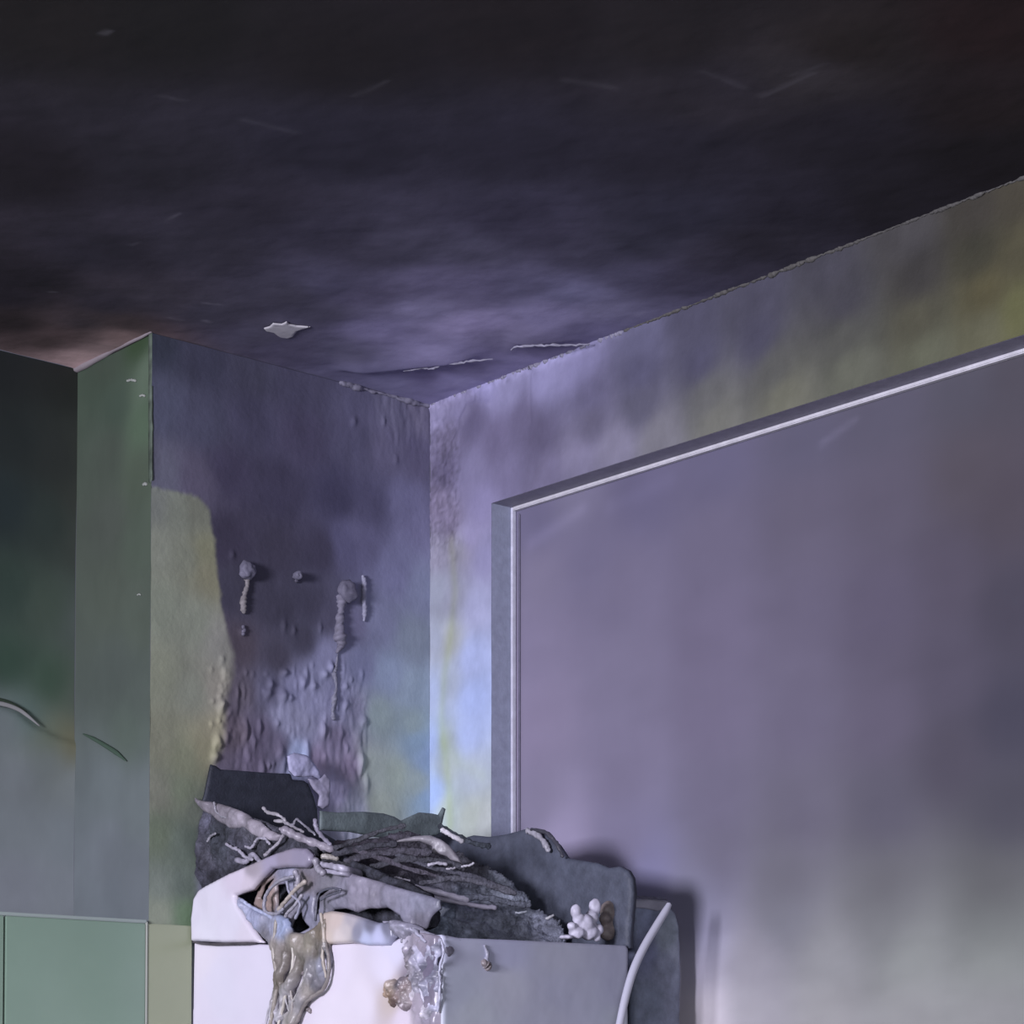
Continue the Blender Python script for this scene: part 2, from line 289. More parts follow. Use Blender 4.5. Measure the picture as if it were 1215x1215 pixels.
KC = .68
def relief(name, pl, pts, mat, parent=None, h=.004, rim=.012, rough=.001, freq=60, off=0., res=.0024, thick=.004, color=(.3, .3, .3),
           cvar=.2, holes=(), ragged=0., fold=None, ctab=None, label=None):
    """a sheet cut to an outline on a plane, domed and crumpled, with thickness"""
    poly = pl.poly(pts); hp = [pl.poly(q) for q in holes]
    lo = poly.min(0) - res; hi = poly.max(0) + res
    A = np.arange(lo[0], hi[0] + res, res); B = np.arange(lo[1], hi[1] + res, res)
    ga, gb = np.meshgrid(A, B, indexing='ij'); ab = np.stack([ga.ravel(), gb.ravel()], -1); nA, nB = len(A), len(B)
    def jit(q):
        if not ragged: return q
        return q + ragged * np.stack([fbm(q[:, 0] * 90, q[:, 1] * 90, 3), fbm(q[:, 0] * 90 + 50, q[:, 1] * 90, 3)], -1)
    idx = np.arange(nA * nB).reshape(nA, nB)
    F = np.stack([idx[:-1, :-1], idx[1:, :-1], idx[1:, 1:], idx[:-1, 1:]], -1).reshape(-1, 4)
    cen = jit(ab[F].mean(1)); keep = inside(cen, poly)
    for q in hp: keep &= ~inside(cen, q)
    F = F[keep]
    if not len(F): raise RuntimeError(name)
    # snap the stepped border to the outline
    e = np.concatenate([F[:, [0, 1]], F[:, [1, 2]], F[:, [2, 3]], F[:, [3, 0]]]); es = np.sort(e, 1)
    u, inv, cnt = np.unique(es[:, 0].astype(np.int64) * len(ab) + es[:, 1], return_inverse=True, return_counts=True)
    bd = np.unique(es[cnt[inv] == 1])
    if not ragged:
        P = ab[bd]; best, near, _ = polydist(P, poly)
        for q in hp:
            b2, n2, _ = polydist(P, q); m = b2 < best; near[m] = n2[m]; best = np.minimum(best, b2)
        m = best < res * 1.1; P[m] = near[m]; ab[bd] = P
    used = np.unique(F); rm = np.full(len(ab), -1); rm[used] = np.arange(len(used)); ab = ab[used]; F = rm[F]
    d, _, _ = polydist(ab, poly)
    for q in hp: d = np.minimum(d, polydist(ab, q)[0])
    prof = np.sqrt(np.clip(1 - (1 - np.clip(d / rim, 0, 1)) ** 2, 0, 1))
    z = off + h * prof + rough * fbm(ab[:, 0] * freq, ab[:, 1] * freq, 4) * 2
    px, py = project(pl.P(ab))
    if fold is not None: z = z + fold(px, py)
    V = pl.P(ab, z); F = flip_to(V, F, pl.n)
    if ctab is not None:
        t = np.array(ctab, float); c = shepard(ab, pl.ab(t[:, 0], t[:, 1]), t[:, 2:5], .006) * (1 if name in ('side_panel', 'front_panel', 'board') else KC)
    else: c = np.tile(np.array(color, float) * KC, (len(ab), 1))
    c = c * (1 + cvar * 2 * fbm(ab[:, 0] * freq * 1.3 + 9, ab[:, 1] * freq * 1.3, 4))[:, None]
    # back side and border
    n = len(V); e = np.concatenate([F[:, [0, 1]], F[:, [1, 2]], F[:, [2, 3]], F[:, [3, 0]]]); es = np.sort(e, 1)
    u, inv, cnt = np.unique(es[:, 0].astype(np.int64) * n + es[:, 1], return_inverse=True, return_counts=True)
    be = e[cnt[inv] == 1]
    S = np.stack([be[:, 1], be[:, 0], be[:, 0] + n, be[:, 1] + n], -1)
    V2 = np.concatenate([V, V - pl.n * thick]); F2 = np.concatenate([F, F[:, ::-1] + n, S])
    o = mesh_obj(name, V2, F2, mat, parent, np.clip(np.concatenate([c, c]), .003, .9))
    if label: o['label'] = label
    return o

def tube(name, pts, rad, mat, parent=None, color=(.3, .3, .3), seg=8, sub=6, wob=0., flat=1., label=None, seed=0):
    """round-ended tube through 3-D points (Catmull-Rom), radius may be a list"""
    p = [np.array(q, float) for q in pts]; r = list(rad) if hasattr(rad, '__len__') else [rad] * len(p)
    q = [2 * p[0] - p[1]] + p + [2 * p[-1] - p[-2]]; C = []; R = []
    for i in range(len(p) - 1):
        for k in range(sub):
            t = k / sub; a, b, c, d = q[i:i + 4]
            C.append(.5 * (2 * b + (c - a) * t + (2 * a - 5 * b + 4 * c - d) * t * t + (3 * b - a - 3 * c + d) * t ** 3)); R.append(r[i] * (1 - t) + r[i + 1] * t)
    C.append(p[-1]); R.append(r[-1]); C = np.array(C); R = np.array(R)
    n = len(C); rs = np.random.RandomState(seed + int(abs(C[0][0] * 1e4)) % 999)
    if wob: C = C + wob * rs.randn(n, 3) * .5; R = R * (1 + .25 * rs.randn(n).clip(-1.5, 1.5) * min(1, wob * 800))
    C = np.concatenate([[C[0] - (C[1] - C[0]) / (np.linalg.norm(C[1] - C[0]) + 1e-9) * R[0] * .6], C, [C[-1] + (C[-1] - C[-2]) / (np.linalg.norm(C[-1] - C[-2]) + 1e-9) * R[-1] * .6]])
    R = np.concatenate([[R[0] * .35], R, [R[-1] * .35]]); n += 2
    T = np.gradient(C, axis=0); T /= np.linalg.norm(T, axis=1, keepdims=True) + 1e-9
    ref = -Fh; U = np.cross(T, ref); U /= np.linalg.norm(U, axis=1, keepdims=True) + 1e-9; W = np.cross(T, U)
    th = np.linspace(0, 2 * math.pi, seg, endpoint=False)
    V = (C[:, None] + R[:, None, None] * (np.cos(th)[None, :, None] * U[:, None] + flat * np.sin(th)[None, :, None] * W[:, None])).reshape(-1, 3)
    F = []
    for i in range(n - 1):
        for j in range(seg):
            k = (j + 1) % seg; F.append((i * seg + j, i * seg + k, (i + 1) * seg + k, (i + 1) * seg + j))
    V = np.concatenate([V, C[:1], C[-1:]]); a = n * seg
    for j in range(seg):
        k = (j + 1) % seg; F.append((a, k, j)); F.append((a + 1, (n - 1) * seg + j, (n - 1) * seg + k))
    c = np.tile(np.array(color, float) * KC, (len(V), 1)); c *= (1 + .15 * rs.randn(len(V), 1)).clip(.5, 1.5) if wob else 1
    o = mesh_obj(name, V, F, mat, parent, np.clip(c, .003, .9))
    if label: o['label'] = label
    return o
def on(pl, pts, off=0.):
    return [pl.at(x, y, off) for x, y in pts]

def box(name, lo, hi, mat, parent=None, bev=.002, color=None, cols=None):
    bm = bmesh.new(); bmesh.ops.create_cube(bm, size=1)
    lo = Vector(lo); hi = Vector(hi)
    for v in bm.verts: v.co = Vector([(lo[i] + hi[i]) / 2 + v.co[i] * (hi[i] - lo[i]) for i in range(3)])
    if bev: bmesh.ops.bevel(bm, geom=bm.edges[:], offset=bev, segments=2, affect='EDGES')
    bmesh.ops.recalc_face_normals(bm, faces=bm.faces[:])
    me = bpy.data.meshes.new(name); bm.to_mesh(me); bm.free()
    if color is not None:
        at = me.color_attributes.new('paint', 'FLOAT_COLOR', 'POINT')
        at.data.foreach_set('color', np.tile(np.array(list(color) + [1.], np.float32), len(me.vertices)))
    me.materials.append(mat); o = bpy.data.objects.new(name, me); COL.objects.link(o)
    if parent: o.parent = parent
    return o

# ---------------------------------------------------------------- materials (all procedural, tinted by the colour map of each piece, stains and painted-in light)
def paint_mat(name, rough=.7, scale=40, var=.18, bump=.25, bscale=180, spec=.3, streak=None, dist=.002):
    m = bpy.data.materials.new(name); m.use_nodes = True; nt = m.node_tree; N = nt.nodes; L = nt.links
    b = N['Principled BSDF']; b.inputs['Roughness'].default_value = rough; b.inputs['Specular IOR Level'].default_value = spec
    at = N.new('ShaderNodeAttribute'); at.attribute_name = 'paint'
    tc = N.new('ShaderNodeTexCoord'); mp = N.new('ShaderNodeMapping')
    if streak: mp.inputs['Scale'].default_value = streak
    L.new(tc.outputs['Object'], mp.inputs['Vector'])
    n1 = N.new('ShaderNodeTexNoise'); n1.inputs['Scale'].default_value = scale; n1.inputs['Detail'].default_value = 6; n1.inputs['Roughness'].default_value = .6
    L.new(mp.outputs[0], n1.inputs['Vector'])
    mr = N.new('ShaderNodeMapRange'); mr.inputs[1].default_value = .3; mr.inputs[2].default_value = .7; mr.inputs[3].default_value = 1 - var; mr.inputs[4].default_value = 1 + var
    L.new(n1.outputs['Fac'], mr.inputs[0])
    mx = N.new('ShaderNodeVectorMath'); mx.operation = 'SCALE'; L.new(at.outputs['Color'], mx.inputs[0]); L.new(mr.outputs[0], mx.inputs['Scale'])
    L.new(mx.outputs[0], b.inputs['Base Color'])
    n2 = N.new('ShaderNodeTexNoise'); n2.inputs['Scale'].default_value = bscale; n2.inputs['Detail'].default_value = 5
    L.new(tc.outputs['Object'], n2.inputs['Vector'])
    bp = N.new('ShaderNodeBump'); bp.inputs['Strength'].default_value = bump; bp.inputs['Distance'].default_value = dist
    L.new(n2.outputs['Fac'], bp.inputs['Height']); L.new(bp.outputs[0], b.inputs['Normal'])
    return m
M_ceil = paint_mat('ceiling_soot_and_glow', .75, 9, .12, .25, 60)
M_wall = paint_mat('sooted_wall_paint', .7, 26, .09, .35, 120, streak=(1, 1, .6))
M_green = paint_mat('green_wall_paint', .55, 8, .07, .12, 60, streak=(1, 1, .3))
M_pane = paint_mat('pane_soot_and_shade', .5, 5, .05, .05, 90, streak=(1, 1, .5))
M_frame = paint_mat('frame_paint', .5, 60, .12, .2, 200)
M_white = paint_mat('white_enamel', .3, 12, .025, .03, 60, spec=.4)
M_grey = paint_mat('grey_enamel', .45, 12, .05, .06, 60, spec=.4)
M_char = paint_mat('charred_metal', .6, 50, .25, .5, 240)
M_ash = paint_mat('charred_debris', .85, 120, .5, 1.0, 260, dist=.004)
M_melt = paint_mat('melted_plastic', .38, 50, .22, .4, 200, spec=.5)
M_tile = paint_mat('green_glazed_tile', .25, 6, .05, .03, 40, spec=.5)
M_plain = paint_mat('plain_plaster', .8, 6, .08, .2, 60)

# ---------------------------------------------------------------- the setting
COLW, COLD = .57, .24                       # the boxed-out shaft in the corner
REC = .053
PA = PY(0); PB = PX(0); PC = PX(-COLW); PD = PY(COLD)
PCE = Plane((0, 0, H), (0, 0, -1), (1, 0, 0), (0, 1, 0))

# ceiling with drooping paint film near the corner
fold1 = [(395, 436), (450, 433), (500, 428), (540, 424), (588, 417)]
fold2 = [(596, 416), (612, 404), (650, 402), (706, 400)]
def ceil_disp(ab, px, py):
    z = .0025 * fbm(ab[:, 0] * 14, ab[:, 1] * 14, 4)
    for pts, hh in ((fold1, .013), (fold2, .009)):
        q = PCE.poly(pts); m = (np.abs(ab[:, 0] - q[:, 0].mean()) < .7) & (np.abs(ab[:, 1] - q[:, 1].mean()) < .7)
        d, _, s = polydist(ab[m], q, False); below = py[m] > np.interp(px[m], [p[0] for p in pts], [p[1] for p in pts])
        taper = sst((px[m] - pts[0][0]) / 40 + .1) * sst((pts[-1][0] - px[m]) / 70 + .02)
        z[m] += hh * taper * np.where(below, np.exp(-(d / .016) ** 2), np.exp(-(d / .075) ** 1.4))
    return z
def lines(a, fa, b, st):                     # coarse outside, fine between fa[0] and fa[1]
    L = []
    if fa[0] > a: L.append(np.linspace(a, fa[0], max(2, int((fa[0] - a) / .12)), endpoint=False))
    L.append(np.arange(fa[0], fa[1], st))
    if b > fa[1]: L.append(np.linspace(fa[1], b, max(2, int((b - fa[1]) / .12))))
    return np.concatenate(L)
def cvary(c, ab, f, amt, o=4):
    return np.clip(c * (1 + amt * 2 * fbm(ab[:, 0] * f, ab[:, 1] * f, o))[:, None], .003, .88)
def ceil_col(ab, px, py):
    c = table_color(PCE, 'ceiling', ab, .03)
    n = fbm(ab[:, 0] * 2.5 + ab[:, 1] * 4, ab[:, 1] * 9 - ab[:, 0] * 6, 4)
    c = c * (1 + .15 * n)[:, None]
    # pale scratches and specks
    for (x, y, dx, dy, wd, k) in [(935, 100, 60, -28, .004, .5), (960, 82, 40, -14, .003, .4), (205, 117, 30, 6, .003, .25), (160, 290, 10, -3, .003, .5), (205, 258, 16, -12, .002, .6), (250, 360, 20, 3, .003, .8), (245, 381, 6, 2, .003, 2.), (860, 95, 50, 20, .005, .3), (440, 105, 40, -20, .003, .3), (320, 150, 60, 15, .006, .25), (700, 100, 60, 10, .006, .25), (62, 347, 6, 0, .003, .8), (760, 372, 8, -4, .004, .6), (125, 38, 7, -4, .003, 1.), (208, 378, 14, 3, .003, .7)]:
        d, _, _ = polydist(ab, PCE.poly([(x - dx / 2, y - dy / 2), (x + dx / 2, y + dy / 2)]), False)
        c = c + (k * .06 * np.exp(-(d / wd) ** 2))[:, None] * np.array([1, .97, 1.1])
    return cvary(c, ab, 30, .07)
ceiling = grid_wall('ceiling', PCE, lines(-4.2, (-1.75, -.0), .0, .0055), lines(-4.6, (-1.75, .24), .24, .0055), ceil_disp, ceil_col, M_ceil)
tag(ceiling, kind='structure')
relief('exposed_plaster', Plane((0, 0, H - .0035), (0, 0, -1), (1, 0, 0), (0, 1, 0)), [(313, 390), (320, 388), (324, 384), (334, 385), (340, 382), (343, 385), (352, 387), (368, 388), (352, 393), (347, 400), (341, 402), (332, 400), (325, 395), (316, 393)], M_plain, ceiling, .001, .004, .0003, 40, res=.002, thick=.0015, color=(.62, .60, .64), cvar=.05, label='patch where the ceiling paint fell off and pale plaster shows')

for pts in ([(478, 434), (500, 430), (512, 430), (528, 425), (545, 424), (562, 421), (585, 419)], [(606, 408), (614, 404), (632, 403), (652, 402), (675, 402), (700, 401)]):
    tube('paint_edge', on(PCE, pts, .010), [.0008] + [.0018] * (len(pts) - 2) + [.0008], M_plain, ceiling, (.34, .33, .42), wob=.0012)
# back wall of the shaft
strip_poly = [(150, 574), (178, 577), (205, 583), (236, 589), (248, 606), (254, 640), (258, 672), (262, 715), (268, 745), (276, 775), (276, 800), (268, 830), (266, 860), (262, 890), (250, 915), (245, 950), (238, 985), (235, 1040), (232, 1100), (226, 1160), (226, 1400), (150, 1400)]
bumps = []
_r = np.random.RandomState(3)
for q in [(276, 658, 3, 5, .003), (318, 822, 4, 6, .006), (316, 800, 3, 3, .002), (335, 826, 5, 7, .008), (344, 828, 3, 4, .005), (338, 798, 4, 4, .006), (321, 812, 3, 5, .005), (337, 742, 3, 8, .003), (349, 748, 2, 5, .003), (380, 745, 2, 6, .0025), (360, 808, 4, 6, .004), (372, 814, 3, 4, .004), (290, 820, 2, 9, .003), (308, 862, 2, 8, .004), (291, 866, 3, 10, .003), (384, 868, 2, 9, .005), (333, 892, 4, 9, .005), (362, 898, 3, 12, .004), (288, 750, 4, 4, .004), (386, 800, 4, 5, .005), (392, 792, 3, 5, .005), (432, 856, 4, 6, .006), (425, 880, 4, 12, .005), (428, 905, 4, 12, .005), (420, 925, 4, 12, .004), (435, 930, 3, 12, .004), (270, 800, 5, 8, .003), (262, 840, 4, 9, .005), (258, 880, 4, 8, .007), (268, 875, 4, 8, .005), (255, 898, 4, 6, .007), (300, 800, 2, 4, .002), (470, 545, 3, 6, .002), (420, 500, 3, 5, .003), (455, 500, 2, 6, .003)]:
    bumps.append(q)
for i in range(70):
    x = _r.uniform(282, 432); y = _r.uniform(785, 960)
    bumps.append((x, y, _r.uniform(1.2, 2.6), _r.uniform(3, 9), _r.uniform(.001, .0035)))
for i in range(26):
    bumps.append((_r.uniform(250, 275), _r.uniform(780, 900), _r.uniform(1.5, 3), _r.uniform(2, 4), _r.uniform(.001, .003)))
def a_disp(ab, px, py):
    z = .0012 * fbm(ab[:, 0] * 20, ab[:, 1] * 14, 4)
    for (x, y, sx, sy, hh) in bumps:
        m = (np.abs(px - x) < sx * 3) & (np.abs(py - y) < sy * 3)
        if m.any(): z[m] += hh * np.exp(-(((px[m] - x) / sx) ** 2 + ((py[m] - y) / sy) ** 2))
    burnt = sst((py - 770) / 60) * sst((px - 272) / 12) * sst((440 - px) / 10)
    z += burnt * .0013 * fbm(ab[:, 0] * 110, ab[:, 1] * 40, 4) * (1 + 1.5 * sst((px - 385) / 20) + 1.2 * sst((305 - px) / 15))
    top = sst((px - 430) / 40) * sst((560 - py) / 60)
    z += top * .002 * fbm(ab[:, 0] * 120, ab[:, 1] * 30, 3)
    z += .0015 * np.exp(-((py - (578 + (px - 176) * .2)) / 4.) ** 2) * sst((245 - px) / 10) * fbm(ab[:, 0] * 160, ab[:, 1] * 160, 3)
    return z
def a_col(ab, px, py):
    base = table_color(PA, 'A', ab, .012); st = table_color(PA, 'A_strip', ab, .02)
    q = PA.poly(strip_poly); j = ab + .004 * np.stack([fbm(ab[:, 0] * 80, ab[:, 1] * 80), fbm(ab[:, 0] * 80 + 40, ab[:, 1] * 80)], -1)
    d, _, _ = polydist(j, q); ins = inside(j, q)
    m = sst(.5 + np.where(ins, d, -d) / (.010 + .012 * sst((py - 740) / 60)))
    c = base * (1 - m[:, None]) + st * m[:, None]
    burnt = sst((py - 770) / 60) * sst((px - 265) / 12) * sst((440 - px) / 10)
    c = c * (1 + burnt * .28 * fbm(ab[:, 0] * 90, ab[:, 1] * 40, 4))[:, None]
    up = sst((600 - py) / 80)
    c = c * (1 + .16 * up * fbm(ab[:, 0] * 60, ab[:, 1] * 12 + 4, 4))[:, None]
    return cvary(c, ab, 25, .06)
wall_back = grid_wall('wall_back', PA, np.append(np.arange(-COLW, 0, .0026), 0), lines(0, (1.42, H), H, .0026), a_disp, a_col, M_wall)
tag(wall_back, kind='structure')

PFL = PY(-.040)
relief('plaster_flap', PFL, [(342, 897), (350, 893), (364, 896), (372, 905), (379, 915), (381, 925), (372, 921), (362, 922), (350, 921), (344, 914)], M_wall, wall_back, .003, .006, .002, 60, res=.002, thick=.004, color=(.50, .50, .72), cvar=.2, label='pale peeling plaster over the corner of the black plate')
relief('plaster_flap', PFL, [(378, 925), (386, 918), (392, 924), (391, 940), (390, 956), (384, 960), (378, 956), (379, 944), (372, 936), (366, 924)], M_wall, wall_back, .003, .006, .002, 60, res=.002, thick=.004, color=(.42, .40, .54), cvar=.2, label='pale tongue of peeling plaster')

# right wall: pale corner strip and band over the window
W0 = PB.ab(np.array([583.]), np.array([597.]))[0]; WA0, WZ1 = float(W0[0]), float(W0[1]); WA1, WZ0 = WA0 + 2.3, .95
AX = np.unique(np.round(np.concatenate([np.arange(0, .30, .0032), np.arange(.30, 1.75, .006), np.linspace(1.75, 4.6, 24), [WA0, WA1]]), 5))
AZ = np.unique(np.round(np.concatenate([np.linspace(0, 1.42, 12), np.arange(1.42, H, .005), [H, WZ1, WZ0]]), 5))
def b_disp(ab, px, py):
    z = .0012 * fbm(ab[:, 0] * 16, ab[:, 1] * 16, 4)
    m = sst((552 - px) / 14) * sst((py - 470) / 15) * sst((690 - py) / 50)
    z += m * .0034 * fbm(ab[:, 0] * 150, ab[:, 1] * 150, 3)
    m2 = np.exp(-((py - (478 - (px - 520) * .25)) / 10.) ** 2) * sst((600 - px) / 30)
    z += m2 * .005 * np.abs(fbm(ab[:, 0] * 70, ab[:, 1] * 70, 4))
    m3 = sst(1 - (H - ab[:, 1]) / .020) * sst((.62 - ab[:, 0]) / .2)
    z += m3 * (.002 + .006 * np.abs(fbm(ab[:, 0] * 95, ab[:, 1] * 95, 4)))
    q = PB.poly([(548, 498), (556, 482), (566, 478), (580, 480)])
    d, _, _ = polydist(ab, q, False); z += .004 * np.exp(-(d / .006) ** 2)
    q = PB.poly([(628, 440), (629, 500)]); d, _, _ = polydist(ab, q, False); z -= .0015 * np.exp(-(d / .003) ** 2)
    return z
def b_col(ab, px, py):
    c = table_color(PB, 'B', ab, .022)
    m = sst((552 - px) / 14) * sst((py - 490) / 15) * sst((690 - py) / 60)
    c = c * (1 + m * .55 * fbm(ab[:, 0] * 150 + 7, ab[:, 1] * 150, 3))[:, None]
    # yellow heat stain running down the strip
    for pts, k, wd in (([(535, 640), (540, 700), (534, 760), (527, 800), (524, 850), (526, 880), (532, 930), (534, 980)], .10, .011), ([(526, 880), (545, 905), (572, 920)], .05, .013)):
        d, _, _ = polydist(ab, PB.poly(pts), False); g = k * np.exp(-(d / wd) ** 2)
        c = c * (1 - g[:, None] * np.array([.4, .15, 2.0]))
    m3 = sst(1 - (H - ab[:, 1]) / .018) * sst((.62 - ab[:, 0]) / .2)
    c = c * (1 + m3 * (.25 + .7 * fbm(ab[:, 0] * 120, ab[:, 1] * 120, 3)))[:, None]
    band = sst((px - 600) / 60)
    c = c * (1 + band * .22 * fbm(ab[:, 0] * 7 + 3, ab[:, 1] * 16, 5))[:, None]
    return cvary(c, ab, 30, .06)
wall_right = grid_wall('wall_right', PB, AX, AZ, b_disp, b_col, M_wall, mask=lambda c: ~((c[:, 0] > WA0) & (c[:, 0] < WA1) & (c[:, 1] > WZ0) & (c[:, 1] < WZ1)))
tag(wall_right, kind='structure')

# return of the shaft and the recessed wall left of it
def small(ab, px, py): return .001 * fbm(ab[:, 0] * 12, ab[:, 1] * 10, 4)
wl = grid_wall('wall_side', PC, np.concatenate([np.arange(-COLD, 0, .006), [0]]), lines(0, (1.42, H), H, .006), small, lambda ab, px, py: cvary(table_color(PC, 'C', ab, .03), ab, 14, .07), M_green)
tag(wl, kind='structure')
# sagging paint layer: the sheet below this line stands off the wall
sag = [(-60, 838), (0, 835), (20, 842), (40, 858), (70, 872), (105, 882), (125, 893), (150, 905), (175, 915)]
def d_disp(ab, px, py):
    y0 = np.interp(px, [p[0] for p in sag], [p[1] for p in sag])
    return small(ab, px, py) + .006 * sst((py - y0) / 8) * np.exp(-np.clip(py - y0, 0, 999) / 60) + .004 * fbm(ab[:, 0] * 3, ab[:, 1] * 3, 2)
wd = grid_wall('wall_left', PD, lines(-4.2, (-1.1, -COLW), -COLW, .005), lines(0, (1.42, H), H, .005), d_disp, lambda ab, px, py: cvary(table_color(PD, 'D', ab, .035), ab, 9, .07), M_green)
tag(wd, kind='structure')
tube('paint_curl', on(PD, [(-30, 832), (0, 836), (18, 842), (30, 850), (44, 862)], .008), [.003, .004, .0035, .003, .001], M_green, wd, (.32, .32, .32), flat=.5, label='pale curled lip of peeling paint')
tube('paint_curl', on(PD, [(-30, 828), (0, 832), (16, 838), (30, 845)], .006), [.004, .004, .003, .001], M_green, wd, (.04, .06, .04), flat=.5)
tube('paint_curl', on(PC, [(101, 871), (112, 876), (126, 884), (140, 893), (152, 903)], .004), [.001, .003, .0035, .004, .001], M_green, wl, (.06, .10, .07), flat=.6, label='green curled lip of peeling paint')

for x, y, dx, rr in ((157, 451, 5, .0022), (170, 469, 3, .0018), (173, 574, 2, .0026), (166, 705, 2, .0012)):
    tube('plaster_chip', on(PC, [(x - dx, y + 1), (x, y), (x + dx, y + 1)], .001), rr, M_plain, wl, (.34, .36, .33), wob=.0008)
# trims: shaft corner bead, ceiling edge crusts
cb = relief('trim_1', Plane((-COLW - .001, -.011, 0), (-1, 0, 0)), [(176.2, 384), (179.6, 388), (179.6, 568), (178, 574), (176.2, 572)], M_green, None, 0, .01, .0006, 60, res=.003, thick=.004, color=(.10, .13, .10), cvar=.35)
tag(cb, kind='structure')
e1 = PCE.poly([(101, 432), (175, 382)])
A_ = np.array([-COLW, COLD, H]); B_ = np.array([-COLW, 0, H])
t2 = tube('trim_2', [A_ + (B_ - A_) * t + np.array([-.002, 0, .001 - .001 * math.sin(t * 9)]) for t in np.linspace(0, 1, 9)], [.0075, .0075, .006, .0065, .005, .005, .004, .004, .003], M_plain, None, (.30, .26, .28))
tag(t2, kind='structure')
def crust(name, P0, P1, r0, r1, color, n=160, seed=1):
    rs = np.random.RandomState(seed); P0 = np.array(P0); P1 = np.array(P1); pts = []; rr = []
    for i in range(n + 1):
        t = i / n; g = abs(fbm(np.array([i * .22]), np.array([seed * 3.3]), 3)[0])
        pts.append(P0 + (P1 - P0) * t + rs.randn(3) * .0005); rr.append((r0 * (1 - t) + r1 * t) * (.35 + 2.4 * g))
    return tag(tube(name, pts, rr, M_plain, None, color, seg=8, sub=2, wob=.0005), kind='structure')
crust('trim_3', (-.001, 0, H - .001), (-.001, -.50, H - .001), .0035, .004, (.30, .29, .38), 170, 1)
crust('trim_4', (-.001, -.50, H), (-.001, -2.2, H), .0035, .0022, (.12, .115, .11), 420, 2)
crust('trim_5', (-.20, -.002, H - .003), (-.0, -.002, H - .003), .004, .0045, (.25, .24, .32), 30, 3)

# window: shallow recess closed by a soot-filmed pane with shading in its colour
win = empty('window_1'); tag(win, kind='structure')
PP = PX(REC)
def reveal(name, lo, hi, color): return box(name, lo, hi, M_frame, win, .0008, color)
ya, yb = -WA0, -WA1
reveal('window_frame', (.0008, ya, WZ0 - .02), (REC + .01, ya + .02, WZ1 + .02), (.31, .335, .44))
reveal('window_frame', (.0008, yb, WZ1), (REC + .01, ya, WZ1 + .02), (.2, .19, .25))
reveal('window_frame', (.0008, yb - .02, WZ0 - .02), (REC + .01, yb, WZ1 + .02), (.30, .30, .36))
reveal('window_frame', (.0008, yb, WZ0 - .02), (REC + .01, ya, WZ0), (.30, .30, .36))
def bead(lo, hi, c): return box('bead', lo, hi, M_frame, win, .0015, c)
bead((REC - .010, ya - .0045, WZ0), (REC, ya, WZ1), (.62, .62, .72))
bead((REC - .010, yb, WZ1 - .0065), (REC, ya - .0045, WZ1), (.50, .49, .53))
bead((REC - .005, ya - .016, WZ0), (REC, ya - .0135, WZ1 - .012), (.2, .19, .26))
def pane_disp(ab, px, py): return .0015 * fbm(ab[:, 0] * 3, ab[:, 1] * 3, 3)
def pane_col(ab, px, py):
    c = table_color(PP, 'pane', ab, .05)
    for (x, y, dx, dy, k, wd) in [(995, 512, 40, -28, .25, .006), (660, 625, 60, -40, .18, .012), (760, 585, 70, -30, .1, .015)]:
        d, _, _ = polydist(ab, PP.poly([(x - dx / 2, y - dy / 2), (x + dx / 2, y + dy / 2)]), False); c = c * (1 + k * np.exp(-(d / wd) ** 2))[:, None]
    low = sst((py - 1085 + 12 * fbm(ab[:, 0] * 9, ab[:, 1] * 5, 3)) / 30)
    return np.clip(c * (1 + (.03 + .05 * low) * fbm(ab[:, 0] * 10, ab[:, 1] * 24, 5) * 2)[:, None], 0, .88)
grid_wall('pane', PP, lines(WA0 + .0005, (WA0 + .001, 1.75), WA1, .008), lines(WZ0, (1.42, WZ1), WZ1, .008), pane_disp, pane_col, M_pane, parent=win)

# boxed ledge with glazed green tiles left of and behind the appliance
zt = float(PA.ab(np.array([90.]), np.array([1089.]))[0][1])
led = box('trim_7', (-1.6, .004, 0), (-COLW - .001, COLD - .012, zt - .004), M_green, None, .002, (.20, .24, .22)); tag(led, kind='structure')
tx = float(PA.ab(np.array([172.]), np.array([1100.]))[0][0]); tw = tx - float(PA.ab(np.array([4.]), np.array([1100.]))[0][0])
cols = [(.18, .26, .20), (.175, .25, .19), (.18, .255, .20)]
for r in range(3):
    for k in range(3):
        x1 = tx - k * tw; z1 = zt - r * .25
        box('tile', (x1 - tw + .0012, -.005, z1 - .2485), (x1 - .0012, .004, z1 - .003), M_tile, led, .0016, cols[(k + r) % 3])
    box('tile', (tx + .0012, -.005, zt - r * .25 - .2485), (tx + .085, .003, zt - r * .25 - .003), M_tile, wall_back, .0016, (.27, .30, .20))
box('tile_edge', (-1.6, -.006, zt - .003), (tx, .006, zt + .0025), M_tile, led, .001, (.26, .31, .29))
box('tile_edge', (tx - .0015, -.007, 1.0), (tx + .0015, .0, zt), M_tile, led, .001, (.34, .36, .32))

# rest of the room, outside the picture
gw = (.20, .24, .22)
for nm, lo, hi in (('floor', (-4.2, -4.6, -.05), (.0, COLD, 0)), ('wall_front', (-4.2, -4.65, 0), (0, -4.6, H)), ('wall_far', (-4.25, -4.6, 0), (-4.2, COLD, H))):
    tag(box(nm, lo, hi, M_plain, None, 0, gw if nm != 'floor' else (.25, .24, .23)), kind='structure')

